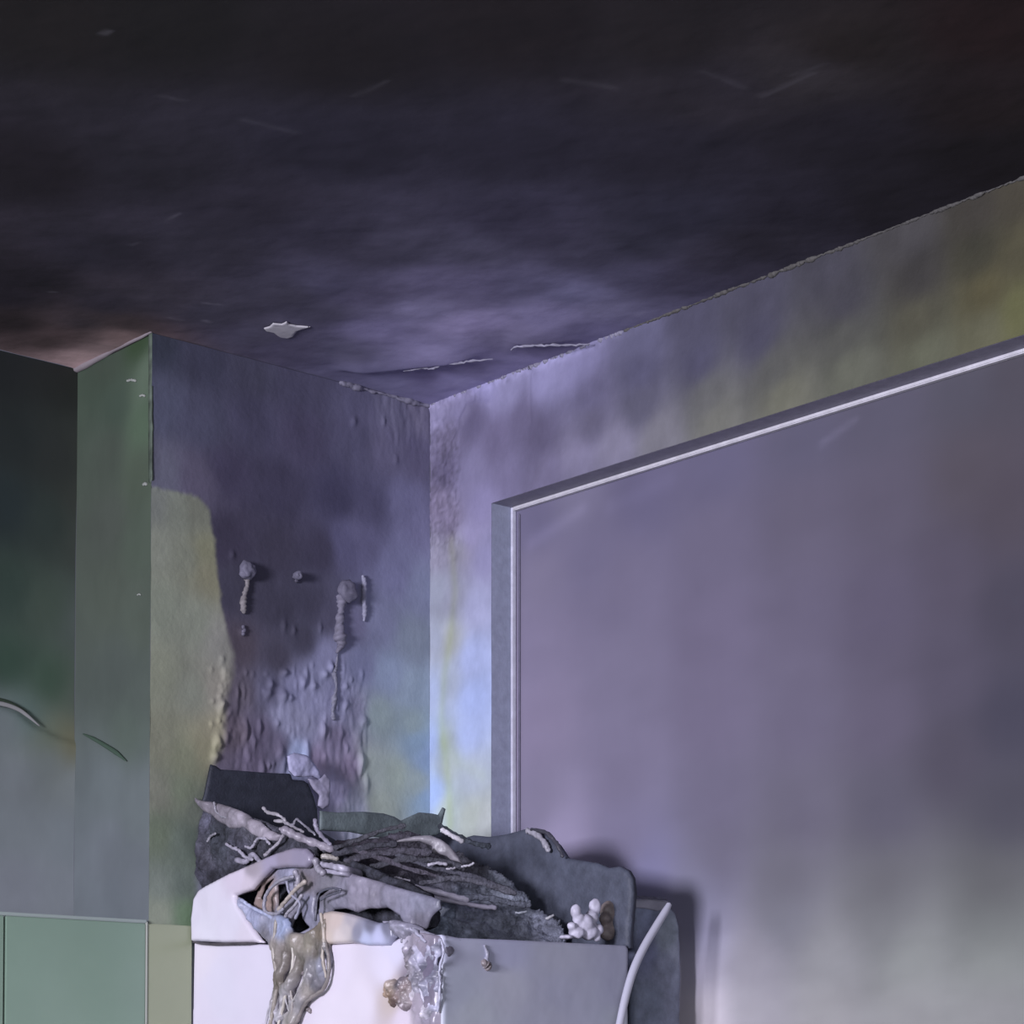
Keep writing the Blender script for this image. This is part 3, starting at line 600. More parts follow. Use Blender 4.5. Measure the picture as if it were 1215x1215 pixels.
# ---------------------------------------------------------------- the burnt appliance
XN, YN, WF = -.488, -.6405, .3555
PL = PX(XN); PF = PY(YN); PR = PX(XN + WF)
ap = empty('burnt_appliance')
tag(ap, 'white upright household appliance in the corner, top burnt open and plastic melted over its side', 'appliance')
def left_fold(px, py):
    m = sst((px - 486) / 12) * sst((524 - px) / 4)
    return m * (.004 + .006 * np.abs(fbm(px * .13, py * .09, 4))) + .0008 * fbm(px * .03, py * .03, 2)
lt = [(x, y, *c) for x, y, *c in TABLES['left_panel']]
relief('side_panel', PL, [(231, 1118), (270, 1120), (300, 1120), (345, 1122), (392, 1121), (425, 1119), (455, 1121), (468, 1117), (486, 1106), (505, 1107), (525, 1111), (525, 1250), (229, 1250)], M_white, ap, .002, .004, .0004, 12, res=.0026, thick=.012, cvar=.012, ctab=lt, fold=left_fold, label='white enamel side, heat-blistered along its front edge')
ft = [(x, y, *c) for x, y, *c in TABLES['front_panel']]
relief('front_panel', PF, [(524, 1109), (545, 1113), (600, 1115), (660, 1118), (743, 1122), (745, 1126), (744, 1250), (524, 1250)], M_grey, ap, .003, .006, .0006, 14, res=.003, thick=.012, cvar=.02, ctab=ft, label='front panel, greyer than the side')
zlo = float(PL.ab(np.array([300.]), np.array([1246.]))[0][1])
box('lower_body', (XN + .002, YN + .002, .02), (XN + WF, -.012, zlo), M_white, ap, .006, (.6, .6, .6))
box('deck', (XN + .016, YN + .016, zlo - .02), (XN + WF - .01, -.035, zlo + .07), M_char, ap, .006, (.03, .03, .035))
for sx in (XN + .04, XN + WF - .04):
    for sy in (YN + .05, -.06):
        box('foot', (sx - .02, sy - .02, 0), (sx + .02, sy + .02, .022), M_char, ap, .003, (.05, .05, .05))
# far side, seen from inside, and the back
DK = (.10, .112, .155)
relief('inner_panel', PR, [(746, 1125), (747, 1100), (750, 1060), (749, 1042), (744, 1033), (735, 1028), (722, 1030), (708, 1024), (690, 1021), (672, 1018), (662, 1003), (650, 992), (636, 985), (622, 984), (600, 990), (580, 993), (562, 991), (545, 996), (528, 986), (500, 992), (470, 1010), (470, 1125)], M_char, ap, .004, .01, .0015, 16, res=.0032, thick=.008, color=DK, cvar=.08, label='blackened far panel with a warped top edge')
def back_fold(px, py): return .006 * np.exp(-((px - 292) / 3.) ** 2) * 0
relief('back_plate', PY(-.030), [(251, 907), (257, 909), (262, 913), (290, 915), (318, 917), (345, 918), (347, 925), (360, 926), (366, 930), (372, 945), (376, 960), (378, 985), (420, 1010), (420, 1030), (380, 1015), (340, 998), (300, 978), (262, 962), (241, 950), (243, 944)], M_char, ap, .002, .006, .0008, 14, res=.003, thick=.004, color=(.040, .045, .064), cvar=.10, label='black sheet-metal back plate')
# warped lid rim
relief('lid_rim', PL, [(232, 1117), (231, 1090), (234, 1066), (240, 1056), (248, 1051), (275, 1037), (303, 1025), (330, 1013), (352, 1006), (366, 1007), (373, 1014), (374, 1023), (366, 1030), (345, 1029), (326, 1031), (314, 1043), (303, 1056), (283, 1063), (286, 1074), (292, 1084), (303, 1100), (316, 1119), (270, 1119)], M_white, ap, .006, .007, .0006, 20, off=.004, res=.0024, thick=.006, cvar=.02,
       ctab=[(235, 1080, 0.83, 0.80, 0.91), (250, 1060, 0.83, 0.80, 0.90), (290, 1040, 0.79, 0.71, 0.83), (300, 1050, 0.74, 0.66, 0.75), (304, 1030, 0.43, 0.38, 0.43), (340, 1018, 0.36, 0.32, 0.41), (365, 1015, 0.33, 0.30, 0.40), (330, 1026, 0.43, 0.39, 0.52), (280, 1090, 0.83, 0.80, 0.91), (300, 1110, 0.82, 0.76, 0.86), (250, 1105, 0.83, 0.81, 0.91)], label='white lid rim warped upwards by heat')  # shading of the curved rim is put into these colours
relief('seam_lip', PL, [(236, 1117), (242, 1118), (262, 1119.5), (300, 1118), (312, 1119), (300, 1121), (262, 1122), (242, 1120.5), (236, 1119)], M_char, ap, .001, .004, 0, off=.012, res=.0014, thick=.009, color=(.09, .08, .09))
relief('rim_flap', PL, [(384, 1121), (383, 1104), (384, 1088), (388, 1083), (396, 1081), (410, 1083), (420, 1085), (436, 1090), (452, 1095), (470, 1094), (472, 1112), (466, 1122), (440, 1122), (425, 1119), (405, 1120)], M_white, ap, .006, .007, .0012, 24, off=.004, res=.0022, thick=.006, cvar=.03,
       ctab=[(384, 1090, .26, .22, .18), (386, 1115, .36, .31, .26), (393, 1086, .62, .52, .46), (393, 1115, .70, .60, .53), (405, 1090, .68, .57, .52), (410, 1115, .76, .68, .66), (422, 1092, .50, .46, .50), (418, 1105, .66, .60, .60), (430, 1105, .28, .28, .36), (445, 1098, .20, .20, .27), (440, 1115, .56, .60, .82), (455, 1112, .60, .62, .86), (465, 1100, .22, .22, .30)], label='cream flap of lid rim folded outwards')  # fold shade and blue highlight are put into these colours
# crumpled inner casing
relief('inner_casing', Plane((XN + .012, 0, 0), (-1, 0, 0)), [(330, 1030), (360, 1024), (374, 1018), (380, 1024), (410, 1034), (450, 1046), (490, 1058), (508, 1063), (522, 1068), (522, 1078), (514, 1086), (508, 1100), (500, 1108), (486, 1106), (478, 1092), (470, 1084), (455, 1078), (438, 1078), (425, 1083), (410, 1078), (396, 1079), (384, 1090), (376, 1106), (340, 1112), (320, 1100), (300, 1080), (306, 1056), (316, 1042)], M_melt, ap, .004, .008, .0042, 30, res=.0020, thick=.003, cvar=.16,
       holes=[[(286, 1062), (300, 1060), (303, 1078), (312, 1082), (306, 1086), (290, 1076)], [(316, 1050), (328, 1040), (322, 1052), (312, 1068), (308, 1066)], [(330, 1050), (338, 1048), (341, 1060), (336, 1078), (331, 1074)], [(352, 1086), (358, 1082), (360, 1092), (366, 1100), (358, 1107), (346, 1104)], [(376, 1060), (392, 1054), (380, 1064), (378, 1086), (374, 1082)], [(434, 1084), (445, 1078), (462, 1077), (474, 1086), (478, 1092), (455, 1090)]],
       ctab=[(345, 1040, .34, .34, .46), (370, 1030, .24, .22, .27), (365, 1045, .22, .19, .20), (390, 1050, .22, .21, .25), (365, 1075, .30, .30, .40), (355, 1080, .28, .27, .33), (320, 1068, .36, .27, .24), (405, 1065, .26, .25, .32), (430, 1060, .28, .26, .33), (440, 1072, .29, .27, .34), (470, 1070, .25, .24, .31), (480, 1080, .33, .32, .42), (500, 1070, .29, .29, .38), (500, 1095, .20, .19, .24), (540, 1076, .22, .23, .30), (330, 1098, .30, .32, .42)], label='crumpled grey inner casing')
relief('charred_filling', Plane((XN + .050, 0, 0), (-1, 0, 0.0)), [(290, 1020), (380, 1005), (440, 1030), (510, 1060), (515, 1100), (480, 1110), (380, 1115), (300, 1115), (280, 1090)], M_ash, ap, .003, .01, .008, 34, res=.0026, thick=.01, color=(.050, .052, .070), cvar=.5, label='blackened filling inside')
relief('charred_lining', Plane((XN + .006, 0, 0), (-1, 0, 0.0)), [(240, 948), (262, 956), (300, 970), (340, 987), (374, 1004), (376, 1016), (340, 1018), (303, 1034), (260, 1056), (247, 1060), (243, 1052), (240, 1058), (235, 1044), (234, 1015), (238, 985)], M_ash, ap, .002, .008, .006, 40, res=.0024, thick=.006,
       ctab=[(245, 960, .10, .10, .14), (238, 1030, .05, .05, .07), (260, 1000, .05, .055, .07), (290, 1010, .055, .055, .075), (250, 1045, .04, .04, .055), (330, 1000, .06, .06, .08), (300, 985, .08, .08, .10), (244, 1020, .10, .10, .13)], cvar=.6, label='blackened lining behind the lid rim')
pd0 = np.array([-.44, -.30, 1.58]); pd1 = np.array([-.13, -.56, 1.58]); dv = pd1 - pd0
ndg = np.array([dv[1], -dv[0], 0]); ndg = ndg / np.linalg.norm(ndg); ndg = ndg if ndg @ Fh < 0 else -ndg
PH = Plane(pd0, ndg + np.array([0, 0, .35]))
heap_holes = []
hp = relief('ash_heap', PH, [(368, 1010), (380, 1004), (396, 998), (420, 999), (450, 993), (475, 988), (500, 990), (512, 1000), (540, 1012), (560, 1020), (585, 1034), (602, 1046), (618, 1056), (628, 1066), (630, 1078), (650, 1084), (664, 1096), (672, 1112), (672, 1125), (370, 1125)], M_ash, ap, .01, .02, .012, 34, res=.0028, thick=.02, cvar=.38, ragged=.004,
            ctab=[(400, 1010, .07, .06, .08), (450, 1005, .10, .09, .12), (500, 1030, .12, .11, .14), (560, 1030, .13, .13, .16), (440, 1040, .06, .055, .07), (520, 1055, .14, .14, .18), (590, 1050, .24, .26, .32), (620, 1065, .34, .37, .46), (550, 1090, .42, .46, .58), (600, 1095, .46, .50, .62), (650, 1100, .34, .36, .46), (530, 1085, .36, .42, .54), (400, 1100, .05, .05, .06)],  # lower right lightened in colour to offset the front rim's shade
            fold=lambda px, py: .010 * fbm((px - py * .6) * .012 + 3, (py + px * -.28) * .14, 3), label='grey crust of ash and collapsed plastic')
hp['kind'] = 'stuff'

# melted drape over the left panel
PLo = Plane((XN - .004, 0, 0), (-1, 0, 0))
def drape_fold(px, py):
    return .007 * fbm(px * .11 + py * .02, py * .022 - px * .01, 4) + .006 * np.exp(-((px - 350 - (py - 1120) * -.1) / 16.) ** 2)
relief('melted_drape', PLo, [(284, 1064), (296, 1074), (312, 1083), (330, 1084), (344, 1090), (350, 1106), (362, 1108), (374, 1102), (382, 1092), (386, 1084), (391, 1082), (392, 1100), (393, 1125), (395, 1140), (390, 1160), (386, 1172), (374, 1180), (365, 1192), (357, 1206), (352, 1222), (338, 1226), (341, 1208), (334, 1216), (330, 1205), (326, 1222), (320, 1220), (324, 1196), (328, 1170), (330, 1150), (328, 1132), (320, 1119), (308, 1106), (296, 1092), (288, 1078)], M_melt, ap, .008, .010, .003, 55, res=.0020, thick=.004, cvar=.14,
       holes=[[(347, 1133), (353, 1128), (352, 1148), (345, 1164), (340, 1166), (344, 1150)], [(333, 1180), (337, 1170), (336, 1190), (331, 1203)], [(360, 1152), (366, 1142), (363, 1160), (354, 1186), (349, 1182)], [(343, 1185), (347, 1178), (346, 1198), (340, 1204)], [(386, 1134), (391, 1130), (391, 1145), (386, 1152), (383, 1146)]],
       fold=drape_fold,
       ctab=[(290, 1078, .46, .48, .64), (305, 1090, .38, .40, .56), (325, 1098, .34, .35, .46), (340, 1100, .38, .44, .64), (320, 1110, .22, .21, .25), (332, 1125, .34, .30, .28), (336, 1145, .24, .21, .19), (334, 1165, .20, .17, .14), (345, 1130, .22, .19, .17), (355, 1120, .36, .32, .28), (370, 1120, .30, .27, .22), (385, 1105, .22, .18, .14), (388, 1092, .26, .22, .18), (380, 1130, .16, .14, .12), (362, 1140, .18, .16, .14), (374, 1150, .24, .23, .25), (378, 1165, .20, .19, .22), (385, 1145, .36, .37, .46), (340, 1185, .44, .42, .44), (360, 1190, .36, .34, .36), (370, 1178, .32, .29, .27), (350, 1215, .40, .37, .35), (330, 1210, .60, .58, .64)], label='brown-grey melted plastic hanging down the side')
strands = [([(333, 1090), (330, 1130), (334, 1165), (326, 1215), (322, 1240)], .0035, (.40, .36, .32)), ([(352, 1122), (353, 1145), (346, 1170), (340, 1200), (330, 1235)], .0028, (.62, .58, .52)), ([(356, 1135), (350, 1170), (352, 1195), (345, 1230)], .002, (.42, .38, .36)),
           ([(392, 1120), (396, 1145), (390, 1172), (370, 1188), (358, 1210), (352, 1236)], .003, (.28, .25, .24)), ([(370, 1150), (362, 1172), (350, 1192)], .0025, (.46, .44, .44)), ([(386, 1085), (390, 1110), (388, 1135), (392, 1160)], .003, (.52, .46, .40)),
           ([(336, 1160), (342, 1180), (348, 1200)], .002, (.5, .48, .5)), ([(330, 1175), (324, 1200), (316, 1235)], .002, (.58, .56, .62))]
for pts, r, c in strands: tube('melted_strand', on(PLo, pts, .008), [r * .7] + [r] * (len(pts) - 2) + [r * .6], M_melt, ap, c, wob=.0006)
# loops of cable insulation inside the hole
PLi = Plane((XN - .010, 0, 0), (-1, 0, 0))
for pts, r, c in [([(348, 1040), (330, 1046), (318, 1058), (313, 1072), (316, 1082), (328, 1084), (336, 1078)], .0028, (.36, .35, .42)), ([(362, 1046), (350, 1056), (340, 1068), (330, 1080)], .0035, (.50, .44, .40)), ([(358, 1062), (350, 1074), (342, 1082), (338, 1088)], .0026, (.40, .38, .44)), ([(340, 1046), (344, 1060), (356, 1072), (350, 1090)], .0022, (.36, .36, .46)),
                  ([(374, 1020), (377, 1030), (384, 1036)], .005, (.34, .32, .38)), ([(350, 1034), (354, 1042), (352, 1052)], .004, (.34, .32, .38)), ([(374, 1092), (378, 1062), (392, 1054), (404, 1056)], .0018, (.12, .12, .16)), ([(380, 1068), (392, 1062), (404, 1058)], .0015, (.12, .12, .16)),
                  ([(286, 1068), (298, 1076), (314, 1084), (326, 1092)], .003, (.50, .54, .74))]:
    tube('melted_strand', on(PLi, pts), r, M_melt, ap, c, wob=.0006)
# blistered front corner
relief('blistered_edge', PL, [(456, 1093), (474, 1092), (492, 1096), (504, 1104), (514, 1108), (525, 1113), (526, 1250), (508, 1250), (506, 1215), (498, 1196), (488, 1190), (488, 1150), (480, 1138), (478, 1122), (470, 1108)], M_melt, ap, .006, .008, .008, 58, off=.001, res=.0018, thick=.002, cvar=.42,
       ctab=[(470, 1098, .30, .29, .37), (490, 1102, .34, .33, .42), (490, 1125, .34, .31, .38), (488, 1145, .38, .34, .38), (500, 1135, .50, .49, .62), (510, 1120, .40, .39, .50), (514, 1150, .17, .17, .23), (512, 1175, .22, .22, .29), (500, 1170, .46, .44, .54), (495, 1185, .60, .56, .62), (505, 1200, .66, .62, .70), (520, 1190, .46, .46, .60), (522, 1130, .42, .42, .54), (515, 1210, .44, .42, .50)], label='blistered and peeling enamel along the corner')
for pts, r, c in [([(522, 1114), (525, 1130), (520, 1150), (521, 1170), (518, 1200)], .0022, (.52, .52, .66)), ([(462, 1096), (478, 1098), (492, 1106), (504, 1118)], .0028, (.42, .41, .52)), ([(498, 1150), (497, 1168), (502, 1190)], .0024, (.56, .54, .66)), ([(480, 1158), (486, 1150), (484, 1138)], .0026, (.34, .31, .36))]:
    tube('blister', on(PLi, pts, -.002), r, M_melt, ap, c, wob=.0012)
relief('scorched_blister', PL, [(457, 1170), (463, 1163), (470, 1161), (474, 1165), (479, 1159), (488, 1158), (492, 1166), (494, 1178), (489, 1183), (493, 1190), (489, 1197), (484, 1200), (480, 1195), (472, 1193), (469, 1196), (464, 1190), (458, 1183)], M_melt, ap, .007, .009, .006, 85, off=.001, res=.0015, thick=.002, cvar=.35,
       ctab=[(460, 1175, .44, .32, .24), (466, 1185, .34, .24, .17), (468, 1168, .46, .38, .33), (478, 1166, .16, .14, .17), (484, 1175, .30, .24, .24), (488, 1185, .48, .42, .44), (474, 1192, .16, .11, .10), (484, 1197, .30, .25, .28)], label='brown scorched blister')
for x, y, r in ((364, 1156, .004), (368, 1198, .0035), (476, 1192, .003), (575, 1145, .006)):
    pl = PL if x < 524 else PF
    tube('blister', on(pl, [(x - 3, y - 2), (x + 1, y), (x + 3, y + 3)], .003), r, M_melt, ap, (.30, .26, .27), wob=.0008)
tube('blister', on(PF, [(573, 1122), (576, 1132), (575, 1141), (580, 1146)], .004), [.002, .003, .004, .003], M_melt, ap, (.42, .42, .52), wob=.0008)
relief('heat_mark', PF, [(526, 1112), (545, 1114), (552, 1122), (540, 1130), (530, 1138), (526, 1130)], M_melt, ap, .003, .006, .002, 60, res=.0018, thick=.002, color=(.18, .17, .22), cvar=.3)

# ---------------------------------------------------------------- debris on the appliance
PT = Plane((XN + .02, 0, 0), (-1, 0, 0))
def piece(kind, o, label, cat, group=None):
    o.parent = None; tag(o, label, cat, group); return o
piece('sheet', relief('crumpled_foil', Plane((XN + .02, 0, 0), (-1, 0, 0)), [(244, 948), (252, 951), (264, 953), (285, 958), (300, 964), (312, 972), (322, 976), (332, 986), (345, 992), (340, 999), (326, 998), (312, 990), (300, 984), (285, 984), (272, 976), (262, 968), (252, 963)], M_melt, None, .006, .010, .005, 30, off=.02, res=.0020, thick=.002, cvar=.25, color=(.34, .31, .36)),
      'tan crumpled sheet slumped below the black back plate', 'sheet')
piece('sheet', relief('charred_board', PY(-.25), [(380, 962), (400, 964), (430, 963), (455, 965), (468, 969), (476, 974), (486, 969), (497, 964), (512, 965), (521, 967), (526, 958), (529, 960), (525, 975), (521, 990), (500, 996), (480, 998), (440, 992), (415, 987), (380, 985)], M_char, None, .002, .006, .001, 20, res=.0022, thick=.003, color=(.165, .205, .215), cvar=.15),
      'dark green-grey charred board with a pointed tip against the wall', 'board')
piece('sheet', relief('melted_strip', Plane(pd0 + ndg * .03, ndg), [(462, 1001), (475, 996), (492, 992), (510, 991), (523, 996), (534, 1004), (545, 1018), (549, 1026), (538, 1023), (530, 1016), (520, 1013), (512, 1013), (513, 1004), (498, 998), (480, 999)], M_melt, None, .005, .008, .002, 40, res=.0018, thick=.003, color=(.36, .34, .38), cvar=.2),
      'pale arched strip of plastic in the middle of the debris', 'strip')
piece('sheet', relief('pale_shard', Plane(pd0 + ndg * .035, ndg), [(505, 1076), (520, 1074), (534, 1078), (524, 1088), (504, 1089)], M_melt, None, .002, .004, .0012, 80, res=.0014, thick=.002, cvar=.5, color=(.52, .58, .74)),
      'small bright bluish shard beside the blistered edge', 'shard')
def bars(specs, plane, name, label, cat, group, mat=M_melt, flat=.7, wob=.0008):
    for i, (pts, r, c) in enumerate(specs):
        o = tube(name, on(plane, pts), r, mat, None, c, wob=wob, flat=flat, seed=i)
        tag(o, label if isinstance(label, str) else label[i], cat, group)
PD2 = Plane(pd0 + ndg * .045, ndg); PW = Plane((XN + .0, 0, 0), (-1, 0, 0))
def mixpts(pts, split, d=.02):       # points left of split lie on the side panel's plane, the others on the tilted debris plane
    return [Plane((XN + .004 - d * .3, 0, 0), (-1, 0, 0)).at(x, y) if x < split else PD2.at(x, y) for x, y in pts]
for pts, r_, c_, nm, sp in [([(374, 1024), (390, 1027), (410, 1031), (440, 1040), (480, 1050), (520, 1059), (555, 1068)], .0048, (.46, .44, .54), 'long pale rail sloping across the debris', 430), ([(384, 1033), (410, 1037), (440, 1045), (480, 1056), (520, 1066), (560, 1074), (588, 1077)], .0036, (.42, .40, .50), 'thin pale rail', 430),
                     ([(336, 984), (352, 992), (372, 1000), (394, 1008)], .0065, (.34, .31, .37), 'tan rail', 300), ([(524, 984), (534, 990), (548, 998)], .0040, (.66, .64, .70), 'short white rod', 0), ([(382, 1016), (392, 1017), (400, 1019)], .0045, (.42, .39, .36), 'stubby cream rod end', 0)]:
    tube('burnt_rail', mixpts(pts, sp), r_, M_melt, ap, c_, wob=.0005, flat=.7, label=nm)
bars([([(384, 1010), (420, 998), (455, 985), (480, 980)], .004, (.09, .09, .11)), ([(396, 1014), (440, 1004), (470, 1001)], .005, (.07, .07, .09)), ([(410, 1022), (450, 1012), (490, 1010), (512, 1012)], .006, (.09, .085, .11)), ([(420, 1008), (450, 1018), (490, 1032), (520, 1040)], .004, (.11, .10, .13)), ([(440, 1030), (480, 1020), (520, 1022), (552, 1030)], .005, (.08, .08, .10)), ([(500, 1048), (540, 1042), (580, 1050), (612, 1060)], .005, (.12, .12, .15)), ([(470, 1012), (510, 1028), (560, 1040), (600, 1056)], .004, (.10, .10, .13)), ([(522, 980), (540, 990), (560, 1000), (580, 1004)], .004, (.06, .07, .09)), ([(382, 1020), (410, 1026), (440, 1034)], .004, (.05, .05, .06)), ([(540, 1065), (580, 1066), (610, 1072), (628, 1074)], .005, (.13, .14, .18))], PD2, 'charred_stick',
     ['charred black stick running up to the right from the cream rod end', 'charred black stick just under the uppermost one', 'thick charred stick in the middle left of the debris', 'charred stick sloping down through the middle of the debris', 'charred stick just below the pale arched strip', 'charred stick low on the right, over the ash crust', 'long charred stick running down right through the ash', 'charred stick leading from the pointed board to the black panel', 'charred stick lying right above the long pale rail', 'charred stick furthest right, flat on the ash crust'], 'stick', 'charred sticks in the debris', M_ash, .45, .0011)
bars([([(268, 1001), (276, 1006), (284, 1009), (290, 1016), (300, 1020)], .0028, (.40, .38, .46)), ([(290, 1004), (298, 1006), (302, 1000), (306, 995), (314, 995), (320, 1001)], .0022, (.42, .40, .48)), ([(314, 1015), (324, 1006), (332, 998), (338, 986), (332, 983)], .0026, (.42, .39, .45)), ([(280, 1020), (292, 1022), (300, 1014), (308, 1022)], .0042, (.34, .32, .40)), ([(312, 958), (318, 964), (330, 967), (338, 974), (326, 974)], .0026, (.44, .42, .46)), ([(338, 978), (348, 978), (352, 972), (362, 980), (374, 990)], .0018, (.26, .25, .30)), ([(254, 952), (256, 962), (262, 968), (268, 970)], .0016, (.32, .31, .36)), ([(246, 998), (250, 992), (256, 989)], .002, (.34, .33, .38)), ([(336, 975), (350, 982), (360, 987)], .0022, (.34, .32, .36)), ([(373, 972), (376, 984), (384, 994), (392, 1002)], .003, (.30, .28, .36))], Plane((XN - .006, 0, 0), (-1, 0, 0)), 'burnt_wire',
     ['forked pale wire leftmost over the dark filling', 'pale wire bent into an arch above the lid rim', 'pale wire crossing down from the tan rail to the lid rim', 'thick pale wire lying on the lid rim', 'pale wire loop in front of the black back plate', 'thin dark wire peaking before the back plate', 'thin wire hanging at the left end of the tan sheet', 'short curled wire at the far left of the filling', 'short grey wire beside the pale wire loop', 'grey wire at the right foot of the back plate'], 'wire', 'burnt wires left of the debris')
bars([([(626, 986), (636, 990), (645, 998), (651, 1009)], .0045, (.46, .45, .52)), ([(630, 984), (648, 988), (660, 1000), (668, 1016)], .003, (.07, .07, .09))], Plane((XN + WF - .012, 0, 0), (-1, 0, 0)), 'curled_strip', ['pale curled strip on the top edge of the black panel', 'dark curled strip arching over the pale one'], 'strip', None)
bars([([(548, 1028), (556, 1027), (562, 1024)], .0018, (.6, .58, .66)), ([(468, 1041), (476, 1043), (486, 1045)], .002, (.45, .43, .5)), ([(508, 1026), (520, 1024), (530, 1026)], .0026, (.48, .46, .54)), ([(612, 1083), (624, 1082)], .0016, (.45, .48, .55)), ([(648, 1090), (657, 1086)], .002, (.62, .62, .66)), ([(530, 1031), (540, 1030)], .0015, (.5, .48, .55))], Plane(pd0 + ndg * .06, ndg), 'ash_flake', ['pale flake under the tip of the arched strip', 'pale flake left of centre, above the long rail', 'largest pale flake, inside the arched strip', 'pale flake on the right of the ash crust', 'pale flake left of the white knobbly lump', 'smallest pale flake, just right of the largest'], 'flake', 'pale flakes on the ash')

# fused white lump and brown lump at the front right corner
def lump(name, specs, pl, color, label, vox=.0022, mat=M_melt, jag=.0012):
    bm = bmesh.new(); s = .00133
    for (x, y, r, dz) in specs:
        r0 = r[0] * s if isinstance(r, tuple) else r * s; r1 = r[1] * s if isinstance(r, tuple) else r0
        p = pl.at(x, y, dz); g = bmesh.ops.create_icosphere(bm, subdivisions=3, radius=1)
        for v in g['verts']:
            c = np.array(v.co); v.co = Vector(p + (c[0] * r0) * Rv + c[1] * r0 * .8 * Fh + np.array([0, 0, c[2] * r1]))
    me = bpy.data.meshes.new(name); bm.to_mesh(me); bm.free()
    o = bpy.data.objects.new(name, me); COL.objects.link(o)
    md = o.modifiers.new('fuse', 'REMESH'); md.mode = 'VOXEL'; md.voxel_size = vox; md.use_smooth_shade = True
    tx_ = bpy.data.textures.new(name, 'CLOUDS'); tx_.noise_scale = .012
    d = o.modifiers.new('rough', 'DISPLACE'); d.texture = tx_; d.strength = jag * 3; d.texture_coords = 'LOCAL'
    m = bpy.data.materials.new(name); m.use_nodes = True; N = m.node_tree.nodes; L = m.node_tree.links; b = N['Principled BSDF']; b.inputs['Roughness'].default_value = .5
    n = N.new('ShaderNodeTexNoise'); n.inputs['Scale'].default_value = 60; tc = N.new('ShaderNodeTexCoord'); L.new(tc.outputs['Object'], n.inputs['Vector'])
    r = N.new('ShaderNodeValToRGB'); r.color_ramp.elements[0].position = .35; r.color_ramp.elements[1].position = .65
    r.color_ramp.elements[0].color = tuple(np.array(color) * .6) + (1,); r.color_ramp.elements[1].color = tuple(color) + (1,)
    L.new(n.outputs['Fac'], r.inputs[0]); L.new(r.outputs[0], b.inputs['Base Color']); me.materials.append(m)
    return tag(o, label, 'lump')
PK = PY(YN + .022)
lump('melted_lump', [(683, 1081, (6, 8), 0), (686, 1090, 7, 0), (706, 1076, (7, 10), 0), (702, 1088, 8, 0), (693, 1096, 11, 0), (678, 1099, 5, 0), (684, 1107, (9, 7), 0), (698, 1106, (11, 9), 0), (708, 1103, (6, 6), .004), (672, 1112, (8, 3), 0), (706, 1113, (5, 5), .004)], PK, (.58, .56, .68), 'pale knobbly melted lump on the front right rim of the burnt appliance')
lump('scorched_lump', [(722, 1082, (10, 13), 0), (728, 1096, (11, 14), 0), (720, 1106, (10, 10), 0), (733, 1108, (8, 8), 0), (716, 1090, 7, .003)], PY(YN + .036), (.24, .20, .19), 'brown scorched lump just right of the pale one')

# upright panel filling the gap to the window wall
zg = .0
gp = empty('gap_panel'); tag(gp, 'dark upright panel squeezed between the burnt appliance and the window wall', 'panel')
gt = [(x, y, *c) for x, y, *c in TABLES['gap_panel']]
PG = PY(YN + .03)
relief('board', PG, [(752, 1070), (776, 1072), (793, 1075), (801, 1084), (805, 1100), (806, 1130), (807, 1160), (806, 1190), (805, 1250), (752, 1250)], M_char, gp, .004, .008, .001, 16, res=.003, thick=.02, cvar=.05, ctab=gt)
xg = [float(PG.at(x, 1200)[0]) for x in (754, 803)]; zg = float(PG.at(780, 1248)[2])
box('board_base', (xg[0], YN + .03, 0), (xg[1], YN + .05, zg), M_char, gp, .003, (.12, .12, .15))
relief('top_strip', PY(YN + .024), [(751, 1067), (770, 1066), (793, 1069), (792, 1078), (780, 1081), (766, 1078), (751, 1077)], M_grey, gp, .004, .006, .001, 40, res=.002, thick=.006, color=(.36, .36, .43), cvar=.1, label='pale strip along the top edge')
tube('edge_rod', on(PY(YN + .020), [(750, 1064), (770, 1065), (790, 1067)]), .002, M_char, gp, (.12, .12, .17), wob=.0004)

# white hose
PHo = PY(YN - .03)
hose = tube('white_hose', on(PHo, [(794, 1073), (789, 1082), (778, 1100), (764, 1124), (752, 1150), (743, 1180), (736, 1212), (731, 1240), (728, 1265)]) + [PHo.at(724, 1330), PHo.at(722, 1450), np.array([-.17, YN - .04, .9]), np.array([-.17, YN - .05, .4]), np.array([-.17, YN - .05, .008])],
            [.0042, .0056, .0060, .0062, .0062, .0060, .0060, .0060, .0060, .0060, .0060, .0060, .0060, .0060], M_white, None, (.62, .62, .74), seg=14, sub=10)
tag(hose, 'white hose curving down in front of the dark upright panel', 'hose')

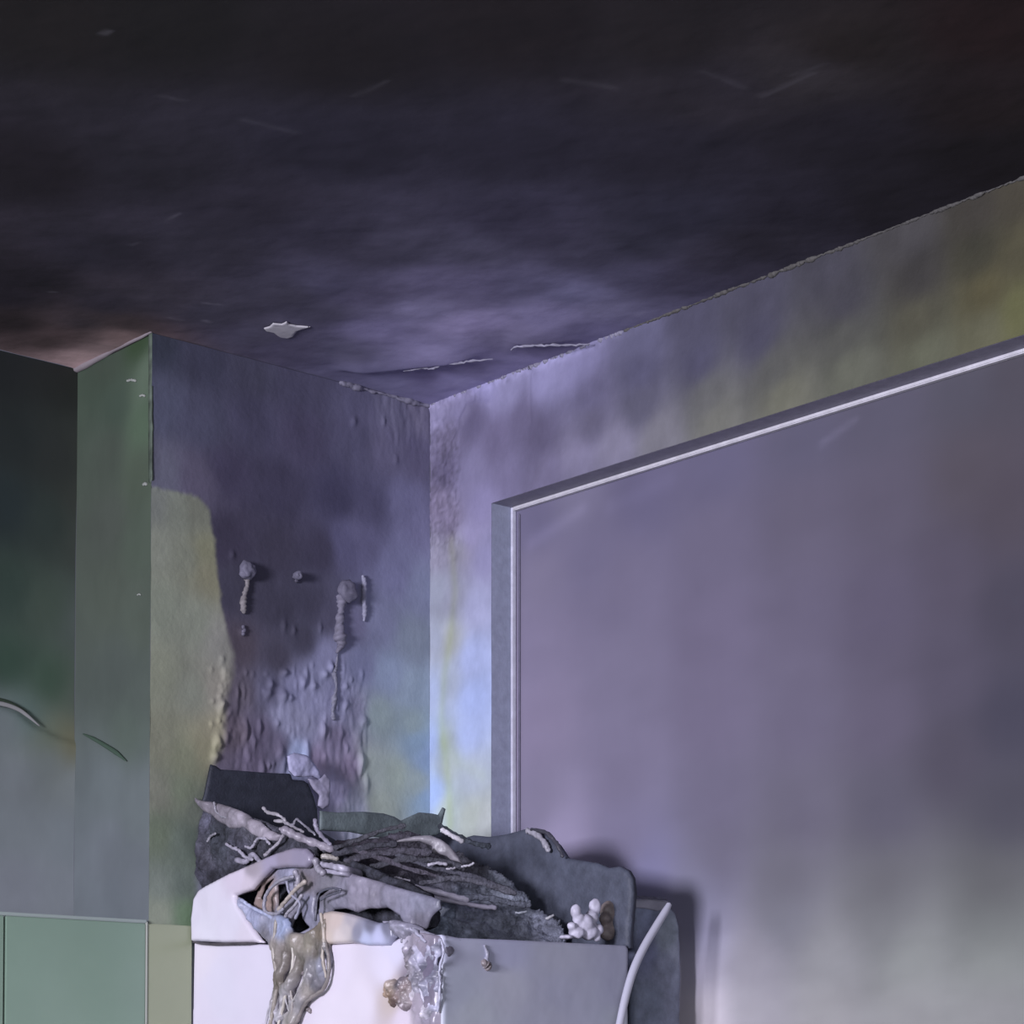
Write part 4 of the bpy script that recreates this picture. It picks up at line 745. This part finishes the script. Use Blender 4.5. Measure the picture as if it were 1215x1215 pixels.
# ---------------------------------------------------------------- melted anchors on the shaft wall
def anchor(specs, label, knob=None):
    t = empty('wall_anchor'); tag(t, label, 'anchor')
    if knob:
        x, y, r, out = knob; P = PA.at(x, y, 0)
        bm = bmesh.new(); bmesh.ops.create_icosphere(bm, subdivisions=3, radius=1)
        for v in bm.verts:
            c = np.array(v.co); k = 1 + .28 * mnoise.noise(v.co * 1.7 + Vector((x, y, 0))) + .14 * mnoise.noise(v.co * 5 + Vector((x, y, 0))) - (.22 if c[1] < -.75 else 0)
            v.co = Vector(P + np.array([c[0] * r * k, -abs(out) * .55 + c[1] * out * .6 * k, c[2] * r * k]))
        me = bpy.data.meshes.new('bolt_head'); bm.to_mesh(me); bm.free()
        for p in me.polygons: p.use_smooth = True
        at = me.color_attributes.new('paint', 'FLOAT_COLOR', 'POINT'); at.data.foreach_set('color', np.tile(np.array([.125, .12, .165, 1], np.float32), len(me.vertices)))
        me.materials.append(M_wall); o = bpy.data.objects.new('bolt_head', me); COL.objects.link(o); o.parent = t
    for pts, rr, c, off in specs:
        tube('drip', on(PA, pts, off), rr, M_wall, t, c, wob=.0008, seg=10)
    return t
C0 = (.17, .16, .22); C1 = (.26, .24, .25)
anchor([([(291, 684), (292, 694), (289, 704), (287, 716), (288, 728)], [.007, .0036, .0042, .006, .004], C1, .004), ([(287, 742), (288, 748), (287, 753)], [.002, .0045, .003], C0, .003)], 'melted wall anchor with a short drip, leftmost above the black plate', (289, 678, .0150, .022))
anchor([([(350, 688), (351, 690)], .003, C0, .003)], 'small bare wall anchor between the two dripping ones', (349, 684, .0070, .020))
anchor([([(404, 708), (403, 722), (402, 735), (401, 752), (404, 764), (398, 774)], [.011, .006, .007, .012, .009, .0025], (.22, .21, .28), .004), ([(400, 776), (398, 790), (396, 800), (398, 815), (396, 830), (394, 845), (395, 853)], [.0015, .003, .0045, .0018, .005, .0025, .005], (.26, .26, .34), .002)], 'large melted wall anchor with a long ragged drip, right of the others', (407, 704, .0180, .024))
tag(tube('paint_drip', on(PA, [(429, 684), (431, 694), (430, 712), (431, 725), (430, 737)], .004), [.003, .0045, .004, .005, .002], M_wall, None, (.36, .36, .48), wob=.0006, seg=10), 'thin pale paint drip just right of the large anchor', 'drip')
